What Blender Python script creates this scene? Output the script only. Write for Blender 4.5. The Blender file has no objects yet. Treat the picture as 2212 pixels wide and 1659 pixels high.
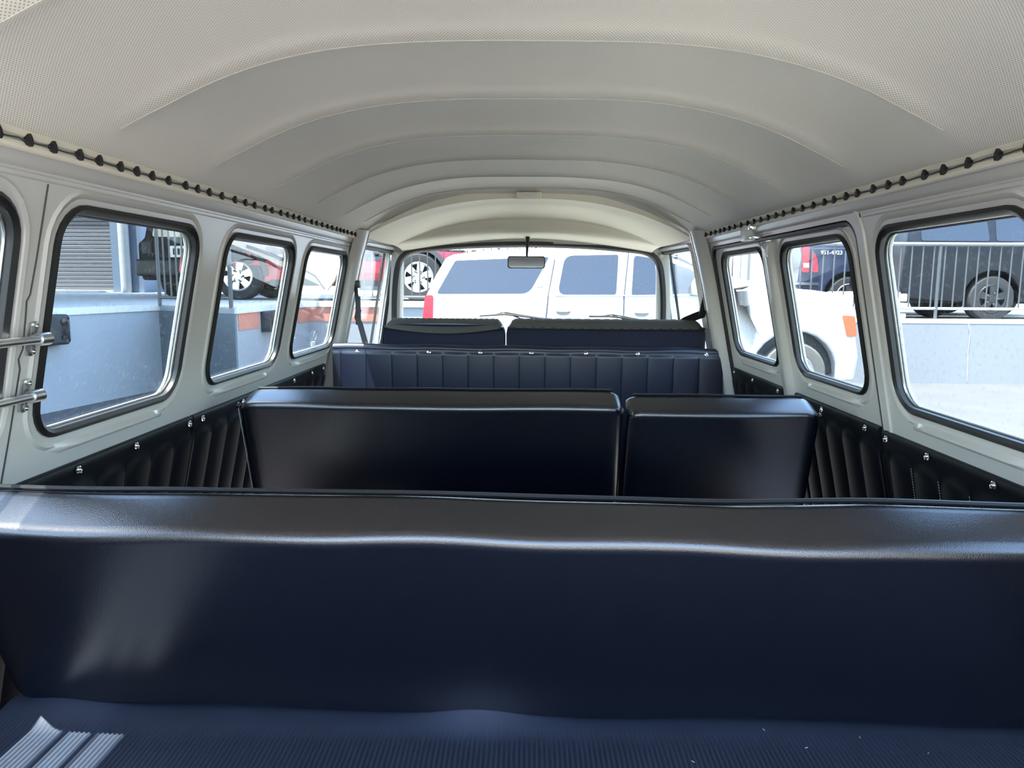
import bpy, bmesh, math, random
from mathutils import Vector, Matrix, noise as mnoise
random.seed(7)
sc = bpy.context.scene
COL = sc.collection

# ------------------------------------------------------------------ camera
CH = 1.43                                    # eye height above the yard
FPX, W0, H0 = 1600.0, 2212.0, 1659.0
PITCH, YAW, ROLL = math.radians(7.71), math.radians(1.07), math.radians(0.38)
ROT = (Matrix.Rotation(YAW, 3, 'Z') @ Matrix.Rotation(math.pi/2 - PITCH, 3, 'X') @ Matrix.Rotation(ROLL, 3, 'Z'))
cam_d = bpy.data.cameras.new('camera'); cam = bpy.data.objects.new('camera', cam_d); COL.objects.link(cam)
cam_d.sensor_width = 36.0; cam_d.lens = FPX/W0*36.0
cam_d.clip_start = 0.02; cam_d.clip_end = 500
cam.matrix_world = Matrix.Translation((0, 0, CH)) @ ROT.to_4x4()
sc.camera = cam

def ray(px, py):
    return ROT @ Vector((px - W0/2, -(py - H0/2), -FPX))
def at(px, py, y=None, x=None, z=None):
    """world point seen at a pixel of the photograph, at a known depth / side / height"""
    r = ray(px, py)
    t = y/r.y if y is not None else (x/r.x if x is not None else (z - CH)/r.z)
    return Vector((0, 0, CH)) + r*t

# ------------------------------------------------------------------ world, sun, exposure
SUN_DIR = Vector((0.265, 0.20, -1.0)).normalized()      # direction the light travels
wld = bpy.data.worlds.new('sky'); sc.world = wld; wld.use_nodes = True
nt = wld.node_tree; nt.nodes.clear()
sky = nt.nodes.new('ShaderNodeTexSky'); sky.sky_type = 'NISHITA'; sky.sun_disc = False
sky.sun_elevation = math.asin(-SUN_DIR.z); sky.sun_rotation = math.atan2(-SUN_DIR.x, -SUN_DIR.y)
sky.air_density = 1.0; sky.dust_density = 1.5; sky.ozone_density = 1.0
bg = nt.nodes.new('ShaderNodeBackground'); bg.inputs['Strength'].default_value = 0.40
wo = nt.nodes.new('ShaderNodeOutputWorld')
nt.links.new(sky.outputs[0], bg.inputs[0]); nt.links.new(bg.outputs[0], wo.inputs[0])
sd = bpy.data.lights.new('sun', 'SUN'); sd.energy = 8.0; sd.angle = math.radians(0.53); sd.color = (1.0, 0.96, 0.9)
so = bpy.data.objects.new('sun', sd); COL.objects.link(so)
so.rotation_euler = SUN_DIR.to_track_quat('-Z', 'Y').to_euler(); so.location = (-8, -6, 30)
vs = sc.view_settings
vs.view_transform = 'Standard'; vs.look = 'None'; vs.gamma = 1.0; vs.use_curve_mapping = False
vs.exposure = 2.12
sc.cycles.max_bounces = 5; sc.cycles.diffuse_bounces = 4; sc.cycles.glossy_bounces = 2
sc.cycles.transparent_max_bounces = 16; sc.cycles.caustics_reflective = False; sc.cycles.caustics_refractive = False
sc.cycles.sample_clamp_indirect = 6.0

# ------------------------------------------------------------------ materials
def lin(c):
    return tuple((v/255/12.92 if v/255 <= 0.04045 else ((v/255+0.055)/1.055)**2.4) for v in c)
MATS = {}
def mk(name, rgb, rough=0.5, metal=0.0, spec=0.5, coat=0.0, var=None, bump=None, trans=0.0, emit=None, dust=None):
    """principled material with procedural colour variation (var=(scale, amount)) and bump=(scale, strength)"""
    m = bpy.data.materials.new(name); m.use_nodes = True
    n = m.node_tree.nodes; l = m.node_tree.links
    b = n['Principled BSDF']; c = lin(rgb) + (1,)
    b.inputs['Base Color'].default_value = c
    b.inputs['Roughness'].default_value = rough; b.inputs['Metallic'].default_value = metal
    b.inputs['Specular IOR Level'].default_value = spec
    if coat: b.inputs['Roughness'].default_value = rough*(1 - 0.45*coat)
    tc = n.new('ShaderNodeTexCoord')
    if var:
        t = n.new('ShaderNodeTexNoise'); t.inputs['Scale'].default_value = var[0]; t.inputs['Detail'].default_value = 1
        l.new(tc.outputs['Object'], t.inputs['Vector'])
        mx = n.new('ShaderNodeMix'); mx.data_type = 'RGBA'
        k = var[1]
        mx.inputs[6].default_value = tuple(max(0, v*(1-k)) for v in c[:3]) + (1,)
        mx.inputs[7].default_value = tuple(min(1, v*(1+k)) for v in c[:3]) + (1,)
        l.new(t.outputs['Fac'], mx.inputs[0]); l.new(mx.outputs[2], b.inputs['Base Color'])
    if bump:
        t2 = n.new('ShaderNodeTexNoise'); t2.inputs['Scale'].default_value = bump[0]; t2.inputs['Detail'].default_value = 0
        l.new(tc.outputs['Object'], t2.inputs['Vector'])
        bp = n.new('ShaderNodeBump'); bp.inputs['Strength'].default_value = bump[1]; bp.inputs['Distance'].default_value = 0.002
        l.new(t2.outputs['Fac'], bp.inputs['Height']); l.new(bp.outputs['Normal'], b.inputs['Normal'])
    if emit:
        b.inputs['Emission Color'].default_value = lin(emit[0]) + (1,); b.inputs['Emission Strength'].default_value = emit[1]
    MATS[name] = m
    return m

paint = mk('grey_body_paint', (199, 196, 190), 0.28, coat=0.4, var=(3, 0.03))
paint_dk = mk('seam_gap', (40, 40, 38), 0.6)
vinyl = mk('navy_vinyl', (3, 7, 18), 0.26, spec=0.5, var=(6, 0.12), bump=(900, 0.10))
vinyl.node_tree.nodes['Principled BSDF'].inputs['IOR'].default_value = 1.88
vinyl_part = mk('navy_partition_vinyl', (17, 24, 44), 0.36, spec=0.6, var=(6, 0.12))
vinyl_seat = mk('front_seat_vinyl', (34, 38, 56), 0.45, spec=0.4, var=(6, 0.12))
dull_black = mk('dull_black_paint', (15, 16, 19), 0.6, spec=0.2, var=(2, 0.1))
vinyl_blk = mk('black_vinyl', (11, 12, 16), 0.5, spec=0.3, var=(6, 0.1))
rubber_mat = mk('blue_rubber_mat', (42, 50, 66), 0.55, var=(14, 0.2))
rubber = mk('black_rubber', (16, 16, 17), 0.45, var=(20, 0.1))
chrome = mk('chrome', (225, 225, 228), 0.12, metal=1.0, var=(10, 0.02))
alu = mk('brushed_aluminium', (205, 205, 205), 0.32, metal=1.0, var=(30, 0.05))
white_p = mk('white_enamel', (232, 232, 228), 0.3, coat=0.3, var=(5, 0.02))
cream_v = mk('cream_vinyl', (232, 225, 205), 0.6, var=(8, 0.03))
seam_v = mk('headliner_seam', (196, 190, 178), 0.7, var=(60, 0.1))
cloth = mk('grey_velour', (70, 70, 66), 0.8, var=(60, 0.15), bump=(700, 0.3))
webbing = mk('black_webbing', (22, 22, 23), 0.6, var=(80, 0.2))
plastic_b = mk('black_plastic', (24, 24, 26), 0.4, var=(20, 0.1))
thread = mk('pale_thread', (150, 150, 150), 0.8, var=(40, 0.1))
tan_v = mk('pale_grey_vinyl', (176, 170, 165), 0.55, var=(20, 0.08), bump=(400, 0.2))

def headliner_mat():
    m = mk('perforated_headliner', (231, 226, 216), 0.62)
    n = m.node_tree.nodes; l = m.node_tree.links; b = n['Principled BSDF']
    tc = n.new('ShaderNodeTexCoord'); sp = n.new('ShaderNodeSeparateXYZ'); l.new(tc.outputs['Object'], sp.inputs[0])
    outs = []
    for k, ax in ((2*math.pi/0.0052, 'X'), (2*math.pi/0.0052, 'Y')):
        mu = n.new('ShaderNodeMath'); mu.operation = 'MULTIPLY'; mu.inputs[1].default_value = k; l.new(sp.outputs[ax], mu.inputs[0])
        si = n.new('ShaderNodeMath'); si.operation = 'SINE'; l.new(mu.outputs[0], si.inputs[0]); outs.append(si)
    pr = n.new('ShaderNodeMath'); pr.operation = 'MULTIPLY'; l.new(outs[0].outputs[0], pr.inputs[0]); l.new(outs[1].outputs[0], pr.inputs[1])
    mr = n.new('ShaderNodeMapRange'); mr.inputs[1].default_value = 0.25; mr.inputs[2].default_value = 0.75; l.new(pr.outputs[0], mr.inputs[0])
    ns = n.new('ShaderNodeTexNoise'); ns.inputs['Scale'].default_value = 2.5; ns.inputs['Detail'].default_value = 1; l.new(tc.outputs['Object'], ns.inputs['Vector'])
    base = n.new('ShaderNodeMix'); base.data_type = 'RGBA'
    base.inputs[6].default_value = lin((227, 222, 213)) + (1,); base.inputs[7].default_value = lin((236, 231, 219)) + (1,)
    l.new(ns.outputs['Fac'], base.inputs[0])
    mx = n.new('ShaderNodeMix'); mx.data_type = 'RGBA'; mx.inputs[7].default_value = lin((176, 167, 148)) + (1,)
    l.new(base.outputs[2], mx.inputs[6]); l.new(mr.outputs[0], mx.inputs[0]); l.new(mx.outputs[2], b.inputs['Base Color'])
    bp = n.new('ShaderNodeBump'); bp.inputs['Strength'].default_value = 0.25; bp.inputs['Distance'].default_value = 0.0008; bp.invert = True
    l.new(mr.outputs[0], bp.inputs['Height']); l.new(bp.outputs['Normal'], b.inputs['Normal'])
    return m
headliner = headliner_mat()

def glass_mat(name, tint=(245, 250, 248), dust=0.05):
    """thin pane: mostly see-through, a mirror film by viewing angle, a little dust"""
    m = bpy.data.materials.new(name); m.use_nodes = True
    n = m.node_tree.nodes; l = m.node_tree.links; n.clear()
    out = n.new('ShaderNodeOutputMaterial'); tr = n.new('ShaderNodeBsdfTransparent'); tr.inputs[0].default_value = lin(tint) + (1,)
    gl = n.new('ShaderNodeBsdfGlossy'); gl.inputs['Roughness'].default_value = 0.02
    lw = n.new('ShaderNodeLayerWeight'); lw.inputs['Blend'].default_value = 0.5
    pw = n.new('ShaderNodeMath'); pw.operation = 'POWER'; pw.inputs[1].default_value = 5.0; l.new(lw.outputs['Facing'], pw.inputs[0])
    fr = n.new('ShaderNodeMapRange'); fr.inputs[3].default_value = 0.025; fr.inputs[4].default_value = 0.65; l.new(pw.outputs[0], fr.inputs[0])
    mx = n.new('ShaderNodeMixShader'); l.new(fr.outputs[0], mx.inputs[0]); l.new(tr.outputs[0], mx.inputs[1]); l.new(gl.outputs[0], mx.inputs[2])
    df = n.new('ShaderNodeBsdfDiffuse'); df.inputs[0].default_value = (0.8, 0.8, 0.8, 1)
    tc = n.new('ShaderNodeTexCoord')
    v = n.new('ShaderNodeTexNoise'); v.inputs['Scale'].default_value = 120; v.inputs['Detail'].default_value = 0; l.new(tc.outputs['Object'], v.inputs['Vector'])
    mr = n.new('ShaderNodeMapRange'); mr.inputs[1].default_value = 0.62; mr.inputs[2].default_value = 0.82; mr.inputs[4].default_value = dust*3; mr.inputs[3].default_value = dust*0.15
    l.new(v.outputs['Fac'], mr.inputs[0])
    m2 = n.new('ShaderNodeMixShader'); l.new(mr.outputs[0], m2.inputs[0]); l.new(mx.outputs[0], m2.inputs[1]); l.new(df.outputs[0], m2.inputs[2])
    l.new(m2.outputs[0], out.inputs[0])
    return m
glass = glass_mat('side_glass', dust=0.05)
ws_glass = glass_mat('windscreen_glass', dust=0.03)
mirror_m = mk('mirror_silver', (120, 124, 130), 0.04, metal=1.0, var=(2, 0.02))
car_glass = mk('tinted_car_glass', (16, 20, 28), 0.04, spec=1.0, var=(3, 0.2))

concrete = mk('dock_concrete', (136, 141, 147), 0.85, var=(1.2, 0.08))
concrete_dk = mk('dark_concrete', (84, 94, 102), 0.8, var=(1.5, 0.08))
concrete_w = mk('pale_painted_concrete', (112, 114, 118), 0.8, var=(1.0, 0.06))
platform = mk('dock_deck_concrete', (186, 186, 184), 0.85, var=(0.8, 0.08))
salmon = mk('salmon_safety_paint', (176, 112, 94), 0.7, var=(6, 0.12))
apron_m = mk('bounce_apron_concrete', (158, 155, 148), 0.9, var=(1.0, 0.08))
ground_m = mk('yard_asphalt', (64, 64, 67), 0.9, var=(1.8, 0.14), bump=(140, 0.8))
steel = mk('painted_steel_rail', (58, 62, 66), 0.5, var=(10, 0.1))
steel_pale = mk('galvanised_rail', (120, 122, 122), 0.45, var=(10, 0.08))
tyre_m = mk('tyre_rubber', (30, 30, 32), 0.8, var=(14, 0.2))
tyre_dust = mk('dusty_tyre_rubber', (84, 82, 78), 0.85, var=(14, 0.2))
car_white = mk('white_car_paint', (188, 188, 190), 0.25, coat=0.5, var=(2, 0.01))
car_red = mk('red_car_paint', (176, 36, 52), 0.3, coat=0.5, var=(2, 0.05))
car_black = mk('black_car_paint', (18, 21, 28), 0.35, spec=0.3, coat=0.15, var=(2, 0.1))
car_blue = mk('dark_blue_car_paint', (40, 46, 66), 0.25, coat=0.5, var=(2, 0.1))
cladding = mk('charcoal_cladding', (32, 34, 38), 0.6, var=(8, 0.1))
red_lamp = mk('red_lamp_lens', (214, 40, 56), 0.2, coat=0.4, var=(20, 0.1))
amber_lamp = mk('amber_lamp_lens', (186, 84, 56), 0.25, coat=0.4, var=(20, 0.08))
dark_in = mk('dark_interior', (14, 15, 18), 0.8, var=(5, 0.1))
shutter_m = mk('roller_shutter', (62, 64, 74), 0.5, var=(4, 0.06))
bld_blue = mk('slate_blue_wall', (74, 90, 112), 0.8, var=(2, 0.06))
bld_pale = mk('pale_render_wall', (214, 212, 208), 0.85, var=(1, 0.04))
cream_car = mk('cream_car_paint', (168, 148, 132), 0.35, coat=0.3, var=(2, 0.02))
sign_y = mk('yellow_sign_face', (234, 206, 140), 0.6, var=(3, 0.1))
sign_o = mk('rust_orange_sign_face', (196, 116, 84), 0.6, var=(5, 0.1))
sign_b = mk('pale_blue_sign_face', (186, 208, 226), 0.6, var=(5, 0.05))
sign_w = mk('white_sign_face', (224, 224, 216), 0.6, var=(5, 0.05))
orange_s = mk('orange_sign_face', (240, 150, 80), 0.6, var=(5, 0.05))
purple_s = mk('purple_sign_face', (164, 110, 186), 0.6, var=(5, 0.05))
etch = mk('etched_mark', (150, 153, 156), 0.8, var=(40, 0.1))
ink = mk('dark_ink', (60, 62, 70), 0.8, var=(40, 0.1))

# ------------------------------------------------------------------ builders
WL = {}                                      # world location of every object (none is rotated unless given)
def link(name, data, loc=(0, 0, 0), parent=None):
    o = bpy.data.objects.new(name, data); COL.objects.link(o)
    o.location = loc; WL[o.name] = Vector(loc)
    if parent is not None:
        o.parent = parent; o.matrix_parent_inverse = Matrix.Translation(-WL[parent.name])
    return o
def tag(o, label=None, cat=None, group=None, kind=None):
    if label: o['label'] = label
    if cat: o['category'] = cat
    if group: o['group'] = group
    if kind: o['kind'] = kind
    return o
def thing(name, label, cat, loc, group=None, kind=None):
    return tag(link(name, None, loc), label, cat, group, kind)
def obj(name, bm, mat, parent=None, smooth=True, angle=40, recalc=True):
    """finish a bmesh given in world coordinates as one mesh object with its origin at its centre"""
    if recalc: bmesh.ops.recalc_face_normals(bm, faces=bm.faces[:])
    if bm.verts:
        lo = Vector([min(v.co[i] for v in bm.verts) for i in range(3)]); hi = Vector([max(v.co[i] for v in bm.verts) for i in range(3)])
        c = (lo + hi)/2
        for v in bm.verts: v.co -= c
    else: c = Vector()
    if smooth:
        for f in bm.faces: f.smooth = True
        lim = math.radians(angle)
        for e in bm.edges:
            if len(e.link_faces) == 2 and e.calc_face_angle(0) > lim: e.smooth = False
    me = bpy.data.meshes.new(name); bm.to_mesh(me); bm.free(); me.materials.append(mat)
    return link(name, me, c, parent)
def box_bm(lo, hi, bevel=0.0, seg=2, bm=None):
    own = bm is None
    bm2 = bmesh.new()
    bmesh.ops.create_cube(bm2, size=1)
    lo, hi = Vector(lo), Vector(hi)
    for v in bm2.verts: v.co = Vector([lo[i] + (v.co[i]+0.5)*(hi[i]-lo[i]) for i in range(3)])
    if bevel: bmesh.ops.bevel(bm2, geom=bm2.edges[:], offset=bevel, segments=seg, profile=0.5, affect='EDGES')
    if own: return bm2
    join(bm, bm2); return bm
def join(bm, other):
    me = bpy.data.meshes.new('tmp'); other.to_mesh(me); other.free(); bm.from_mesh(me); bpy.data.meshes.remove(me); return bm
def box(name, lo, hi, mat, parent=None, bevel=0.0, seg=2): return obj(name, box_bm(lo, hi, bevel, seg), mat, parent)
def tube_bm(pts, r, n=8, bm=None, cap=True, flat=None):
    """round bar along points; r number or list; flat=(wx,wz) not used"""
    bm = bm or bmesh.new(); pts = [Vector(p) for p in pts]
    rs = r if isinstance(r, (list, tuple)) else [r]*len(pts)
    rings = []; up0 = None
    for i, p in enumerate(pts):
        d = (pts[min(i+1, len(pts)-1)] - pts[max(i-1, 0)]).normalized()
        ref = up0 if up0 is not None else (Vector((0, 0, 1)) if abs(d.z) < 0.9 else Vector((1, 0, 0)))
        a = d.cross(ref).normalized(); b = a.cross(d).normalized(); up0 = b
        rings.append([bm.verts.new(p + a*rs[i]*math.cos(2*math.pi*k/n) + b*rs[i]*math.sin(2*math.pi*k/n)) for k in range(n)])
    for A, B in zip(rings, rings[1:]):
        for k in range(n): bm.faces.new((A[k], A[(k+1) % n], B[(k+1) % n], B[k]))
    if cap: bm.faces.new(rings[0][::-1]); bm.faces.new(rings[-1])
    return bm
def tube(name, pts, r, mat, parent=None, n=8): return obj(name, tube_bm(pts, r, n), mat, parent)
def strip_bm(pts, w, t, up):
    """flat strap along points: width vector w direction computed from up"""
    bm = bmesh.new(); pts = [Vector(p) for p in pts]; up = Vector(up); rings = []
    for i, p in enumerate(pts):
        d = (pts[min(i+1, len(pts)-1)] - pts[max(i-1, 0)]).normalized(); s = d.cross(up).normalized(); nn = s.cross(d).normalized()
        rings.append([bm.verts.new(p + s*(w/2)*a + nn*(t/2)*b) for a, b in ((-1, -1), (1, -1), (1, 1), (-1, 1))])
    for A, B in zip(rings, rings[1:]):
        for k in range(4): bm.faces.new((A[k], A[(k+1) % 4], B[(k+1) % 4], B[k]))
    bm.faces.new(rings[0][::-1]); bm.faces.new(rings[-1]); return bm
def lathe_bm(prof, n, M, bm=None):
    """revolve (r, h) profile about local z, placed by matrix M"""
    bm = bm or bmesh.new(); rings = []
    for r, h in prof:
        rings.append([bm.verts.new(M @ Vector((r*math.cos(2*math.pi*k/n), r*math.sin(2*math.pi*k/n), h))) for k in range(n)] if r > 1e-6 else [bm.verts.new(M @ Vector((0, 0, h)))])
    for A, B in zip(rings, rings[1:]):
        for k in range(n):
            if len(A) == 1 and len(B) == 1: continue
            if len(A) == 1: bm.faces.new((A[0], B[k], B[(k+1) % n]))
            elif len(B) == 1: bm.faces.new((A[k], A[(k+1) % n], B[0]))
            else: bm.faces.new((A[k], A[(k+1) % n], B[(k+1) % n], B[k]))
    return bm
def rrect(a0, a1, b0, b1, r, n=6):
    """rounded rectangle loop, counter-clockwise in (a, b); r may be (r00, r10, r11, r01)"""
    rr = r if isinstance(r, (tuple, list)) else (r,)*4
    out = []
    for (cx, cy, s0, rad) in ((a0, b0, 180, rr[0]), (a1, b0, 270, rr[1]), (a1, b1, 0, rr[2]), (a0, b1, 90, rr[3])):
        ox = cx + (rad if cx == a0 else -rad); oy = cy + (rad if cy == b0 else -rad)
        for k in range(n+1):
            t = math.radians(s0 + 90*k/n); out.append((ox + rad*math.cos(t), oy + rad*math.sin(t)))
    return out
def rpoly(pts, r, n=5):
    """polygon with each corner rounded by a quadratic curve; r one radius or one per corner"""
    out = []; N = len(pts); rr = r if isinstance(r, (tuple, list)) else [r]*N
    for i in range(N):
        p0, p, p1 = Vector(pts[i-1]), Vector(pts[i]), Vector(pts[(i+1) % N])
        if rr[i] < 1e-6: out.append(tuple(p)); continue
        d0, d1 = (p0-p), (p1-p)
        a = p + d0.normalized()*min(rr[i], d0.length*0.48); b = p + d1.normalized()*min(rr[i], d1.length*0.48)
        for k in range(n+1):
            t = k/n; out.append(tuple(a*(1-t)**2 + p*2*t*(1-t) + b*t*t))
    return out
def area2(loop): return sum(a[0]*b[1]-b[0]*a[1] for a, b in zip(loop, loop[1:]+loop[:1]))
def panel_bm(outer, holes, fmap, d0, d1):
    """sheet with holes: outer / holes are 2-D loops, fmap(u, v, depth) -> point, between depths d0 and d1"""
    bm = bmesh.new(); fl = {}
    layers = []
    for d in (d0, d1):
        loops = []; edges = []
        for lp in [outer] + holes:
            vs_ = [bm.verts.new(fmap(u, v, d)) for u, v in lp]; loops.append(vs_)
            edges += [bm.edges.new((vs_[i], vs_[(i+1) % len(vs_)])) for i in range(len(vs_))]
        bmesh.ops.triangle_fill(bm, use_beauty=True, use_dissolve=False, edges=edges)
        layers.append(loops)
    for A, B in zip(*layers):
        for i in range(len(A)):
            j = (i+1) % len(A); bm.faces.new((A[i], A[j], B[j], B[i]))
    return bm
def sweep_bm(loop, prof, fmap, closed_prof=True, bm=None):
    """sweep a profile of (outward offset, depth) round a closed 2-D loop"""
    bm = bm or bmesh.new()
    if area2(loop) < 0: loop = loop[::-1]
    N = len(loop); rings = []
    for i in range(N):
        a, b, c = Vector(loop[i-1]), Vector(loop[i]), Vector(loop[(i+1) % N])
        def nrm(p, q):
            e = q-p; return Vector((e.y, -e.x)).normalized() if e.length > 1e-9 else None
        n1, n2 = nrm(a, b), nrm(b, c)
        n1 = n1 or n2; n2 = n2 or n1
        nn = (n1+n2); nn = nn/max(nn.length_squared/2, 0.5)
        rings.append([bm.verts.new(fmap(b.x + nn.x*o, b.y + nn.y*o, d)) for o, d in prof])
    m = len(prof)
    for i in range(N):
        A, B = rings[i], rings[(i+1) % N]
        for k in range(m if closed_prof else m-1):
            bm.faces.new((A[k], A[(k+1) % m], B[(k+1) % m], B[k]))
    return bm
def extr_bm(pts, M, t, bm=None):
    """prism of a 2-D polygon placed by fmap M(u, v, depth), thickness t"""
    return panel_bm(pts, [], M, 0, t)
def text_mesh(name, body, size, M, mat, parent=None, ext=0.0006, align='CENTER'):
    cu = bpy.data.curves.new('lettering', 'FONT'); cu.body = body; cu.size = size; cu.extrude = ext; cu.align_x = align; cu.align_y = 'CENTER'; cu.resolution_u = 2
    o = bpy.data.objects.new('tmp', cu); COL.objects.link(o); bpy.context.view_layer.update()
    me = bpy.data.meshes.new_from_object(o); bpy.data.objects.remove(o); bpy.data.curves.remove(cu)
    bm = bmesh.new(); bm.from_mesh(me); bpy.data.meshes.remove(me)
    for v in bm.verts: v.co = M @ v.co
    return obj(name, bm, mat, parent, smooth=False)
def sm(t): t = max(0, min(1, t)); return t*t*(3-2*t)

# ------------------------------------------------------------------ van shell (the room)
def xw(z): return 0.682 + (0.188 - z)*0.21          # half width of the upper side wall at height z (relative to the eye)
def side(s): return lambda y, z, d: Vector((s*(xw(z) + d), y, CH + z))
LS, RS = side(-1), side(1)
ZF = -0.60                                                  # luggage deck height (relative)

WIN_L = [(0.42, 1.035), (1.118, 1.60), (1.742, 2.26), (2.376, 2.92)]
WIN_R = [(0.42, 0.93), (1.05, 1.530), (1.677, 2.132), (2.275, 2.765)]
WZ0, WZ1 = -0.251, 0.115
def wloop(y0, y1, r=0.062): return rrect(y0, y1, WZ0, WZ1, r)

holes_l = [wloop(*w) for w in WIN_L]
cab_l = rpoly([(3.15, -0.34), (3.80, -0.34), (3.70, 0.155), (3.15, 0.155)], [0.03, 0.03, 0.05, 0.04])
wall_left = tag(obj('wall_left', panel_bm([(0.12, -1.02), (3.10, -1.02), (3.10, 0.20), (0.12, 0.20)], holes_l, LS, 0.0, 0.016), paint),
                'pale grey painted steel side wall of the van with four windows', 'wall', kind='structure')
door_r = rrect(1.615, 2.855, -0.98, 0.142, 0.05)
wall_right = tag(obj('wall_right', panel_bm([(0.12, -1.02), (3.10, -1.02), (3.10, 0.20), (0.12, 0.20)], [wloop(*WIN_R[0]), wloop(*WIN_R[1]), door_r], RS, 0.0, 0.016), paint),
                 'pale grey painted steel side wall of the van around the cargo doors', 'wall', kind='structure')

def window(n, loop, fmap, label, parent_note=None, pane_d=0.012, mat=glass, sill=True, seal_in=0.011):
    w = tag(obj('window_%d' % n, sweep_bm(loop, [(0.003, -0.004), (-0.004, -0.008), (-seal_in, -0.003), (-seal_in-0.001, 0.004), (-seal_in, 0.008), (-0.002, 0.011), (0.002, 0.005)], fmap), rubber),
            label, 'window', kind='structure')
    obj('pane', extr_bm([(u, v) for u, v in inset(loop, 0.003)], lambda u, v, d: fmap(u, v, pane_d + d), 0.004), mat, w)
    obj('glazing_bead', sweep_bm(loop, [(-0.006, 0.008), (-0.013, 0.008), (-0.015, 0.010), (-0.013, 0.0125), (-0.006, 0.0125)], fmap), alu, w)
    obj('outer_lip', sweep_bm(loop, [(0.004, 0.0165), (-0.011, 0.017), (-0.013, 0.020), (-0.008, 0.024), (0.004, 0.023)], fmap), white_p, w)
    if sill:
        obj('pressed_flange', sweep_bm(loop, [(0.012, 0.001), (0.014, -0.0025), (0.020, -0.004), (0.026, 0.001)], fmap), paint, w)
        u0, u1 = min(p[0] for p in loop)+0.05, max(p[0] for p in loop)-0.05; vb = min(p[1] for p in loop)
        bm = bmesh.new(); R_ = []
        for k in range(13):
            u = u0 + (u1-u0)*k/12; e = min(1, min(k, 12-k)/1.5)
            R_.append([bm.verts.new(fmap(u, vb+o, d*e)) for o, d in ((-0.012, 0.002), (-0.022, -0.014), (-0.026, -0.0145), (-0.036, 0.001))])
        for A, B in zip(R_, R_[1:]):
            for k in range(3): bm.faces.new((A[k], A[k+1], B[k+1], B[k]))
        obj('sill_ridge', bm, paint, w)
    return w
def inset(loop, d):
    if area2(loop) < 0: loop = loop[::-1]
    out = []; N = len(loop)
    for i in range(N):
        a, c = Vector(loop[i-1]), Vector(loop[(i+1) % N]); e = (c-a).normalized(); out.append((loop[i][0] - e.y*d, loop[i][1] + e.x*d))
    return out
window(1, holes_l[0], LS, 'left rear quarter window behind the guard bars')
window(2, holes_l[1], LS, 'largest left side window showing the roller shutter and dock wall')
window(3, holes_l[2], LS, 'middle left side window showing an alloy wheel outside')
window(4, holes_l[3], LS, 'left side window next to the front door pillar')
window(5, wloop(*WIN_R[0]), RS, 'right rear quarter window nearest the tailgate')
window(6, wloop(*WIN_R[1]), RS, 'largest right side window showing the railing and pale wall')

# cargo doors on the right
def RDm(y, z, d): return RS(y, z, d + 0.012)
dl1 = [(1.625, -0.97), (2.215, -0.97), (2.215, 0.13), (1.625, 0.13)]
dl2 = [(2.228, -0.97), (2.845, -0.97), (2.845, 0.13), (2.228, 0.13)]
d1 = tag(obj('door_1', panel_bm(rpoly(dl1, [0.02, 0.01, 0.02, 0.05]), [wloop(*WIN_R[2])], RDm, 0.0, 0.016), paint),
         'rear leaf of the right cargo door with a window and black trim', 'door', kind='structure')
d2 = tag(obj('door_2', panel_bm(rpoly(dl2, [0.01, 0.02, 0.05, 0.02]), [wloop(*WIN_R[3])], RDm, 0.0, 0.016), paint),
         'front leaf of the right cargo door next to the front pillar', 'door', kind='structure')
window(7, wloop(*WIN_R[2]), RDm, 'window in the rear leaf of the right cargo door')
window(8, wloop(*WIN_R[3]), RDm, 'window in the front leaf of the right cargo door')
obj('meeting_strip', sweep_bm(rrect(2.17, 2.262, -0.95, 0.128, 0.006, 1), [(0.0, 0.0), (0.0, -0.006), (-0.01, -0.014), (-0.0459, -0.016), (-0.0459, 0.0)], RDm, True), paint, d1)
obj('door_seal', sweep_bm(door_r, [(0.001, 0.006), (-0.004, 0.0), (-0.011, 0.002), (-0.012, 0.014), (0.001, 0.016)], RS), rubber, wall_right)
obj('door_frame_rib', sweep_bm(rrect(1.585, 2.885, -1.0, 0.165, 0.06), [(0.0, 0.001), (0.003, -0.004), (0.009, -0.004), (0.012, 0.001)], RS), paint, wall_right)
# latch block over the meeting of the doors
lb = at(1627, 497, x=0.694)
latch = thing('door_latch', 'pale grey latch cover above the cargo doors on the right rail', 'latch', (0.685, lb.y, lb.z))
obj('cover', box_bm((0.668, lb.y-0.035, CH+0.135), (0.70, lb.y+0.05, CH+0.187), 0.006), white_p, latch)
obj('catch', box_bm((0.662, lb.y-0.075, CH+0.165), (0.70, lb.y-0.045, CH+0.182), 0.004), chrome, latch)
obj('catch', box_bm((0.664, lb.y-0.10, CH+0.138), (0.70, lb.y-0.055, CH+0.146), 0.003), chrome, latch)

# pressed ridge and roof gutter rails, pillar seams
def along(name, s, y0, y1, prof, mat, parent, n=2):
    """profile of (z, depth) swept lengthwise on one side wall"""
    f = side(s); bm = bmesh.new(); rings = []
    for k in range(n):
        y = y0 + (y1-y0)*k/(n-1); rings.append([bm.verts.new(f(y, z, d)) for z, d in prof])
    m = len(prof)
    for A, B in zip(rings, rings[1:]):
        for k in range(m): bm.faces.new((A[k], A[(k+1) % m], B[(k+1) % m], B[k]))
    bm.faces.new(rings[0]); bm.faces.new(rings[-1][::-1])
    return obj(name, bm, mat, parent)
for s, wl in ((-1, wall_left), (1, wall_right)):
    along('gutter_rail', s, 0.12, 2.98, [(0.152, 0.002), (0.155, -0.004), (0.160, -0.006), (0.192, -0.008), (0.198, 0.002)], paint, wl)
along('pressed_ridge', -1, 0.12, 2.95, [(0.139, 0.001), (0.142, -0.003), (0.147, -0.003), (0.150, 0.001)], paint, wall_left)
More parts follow.
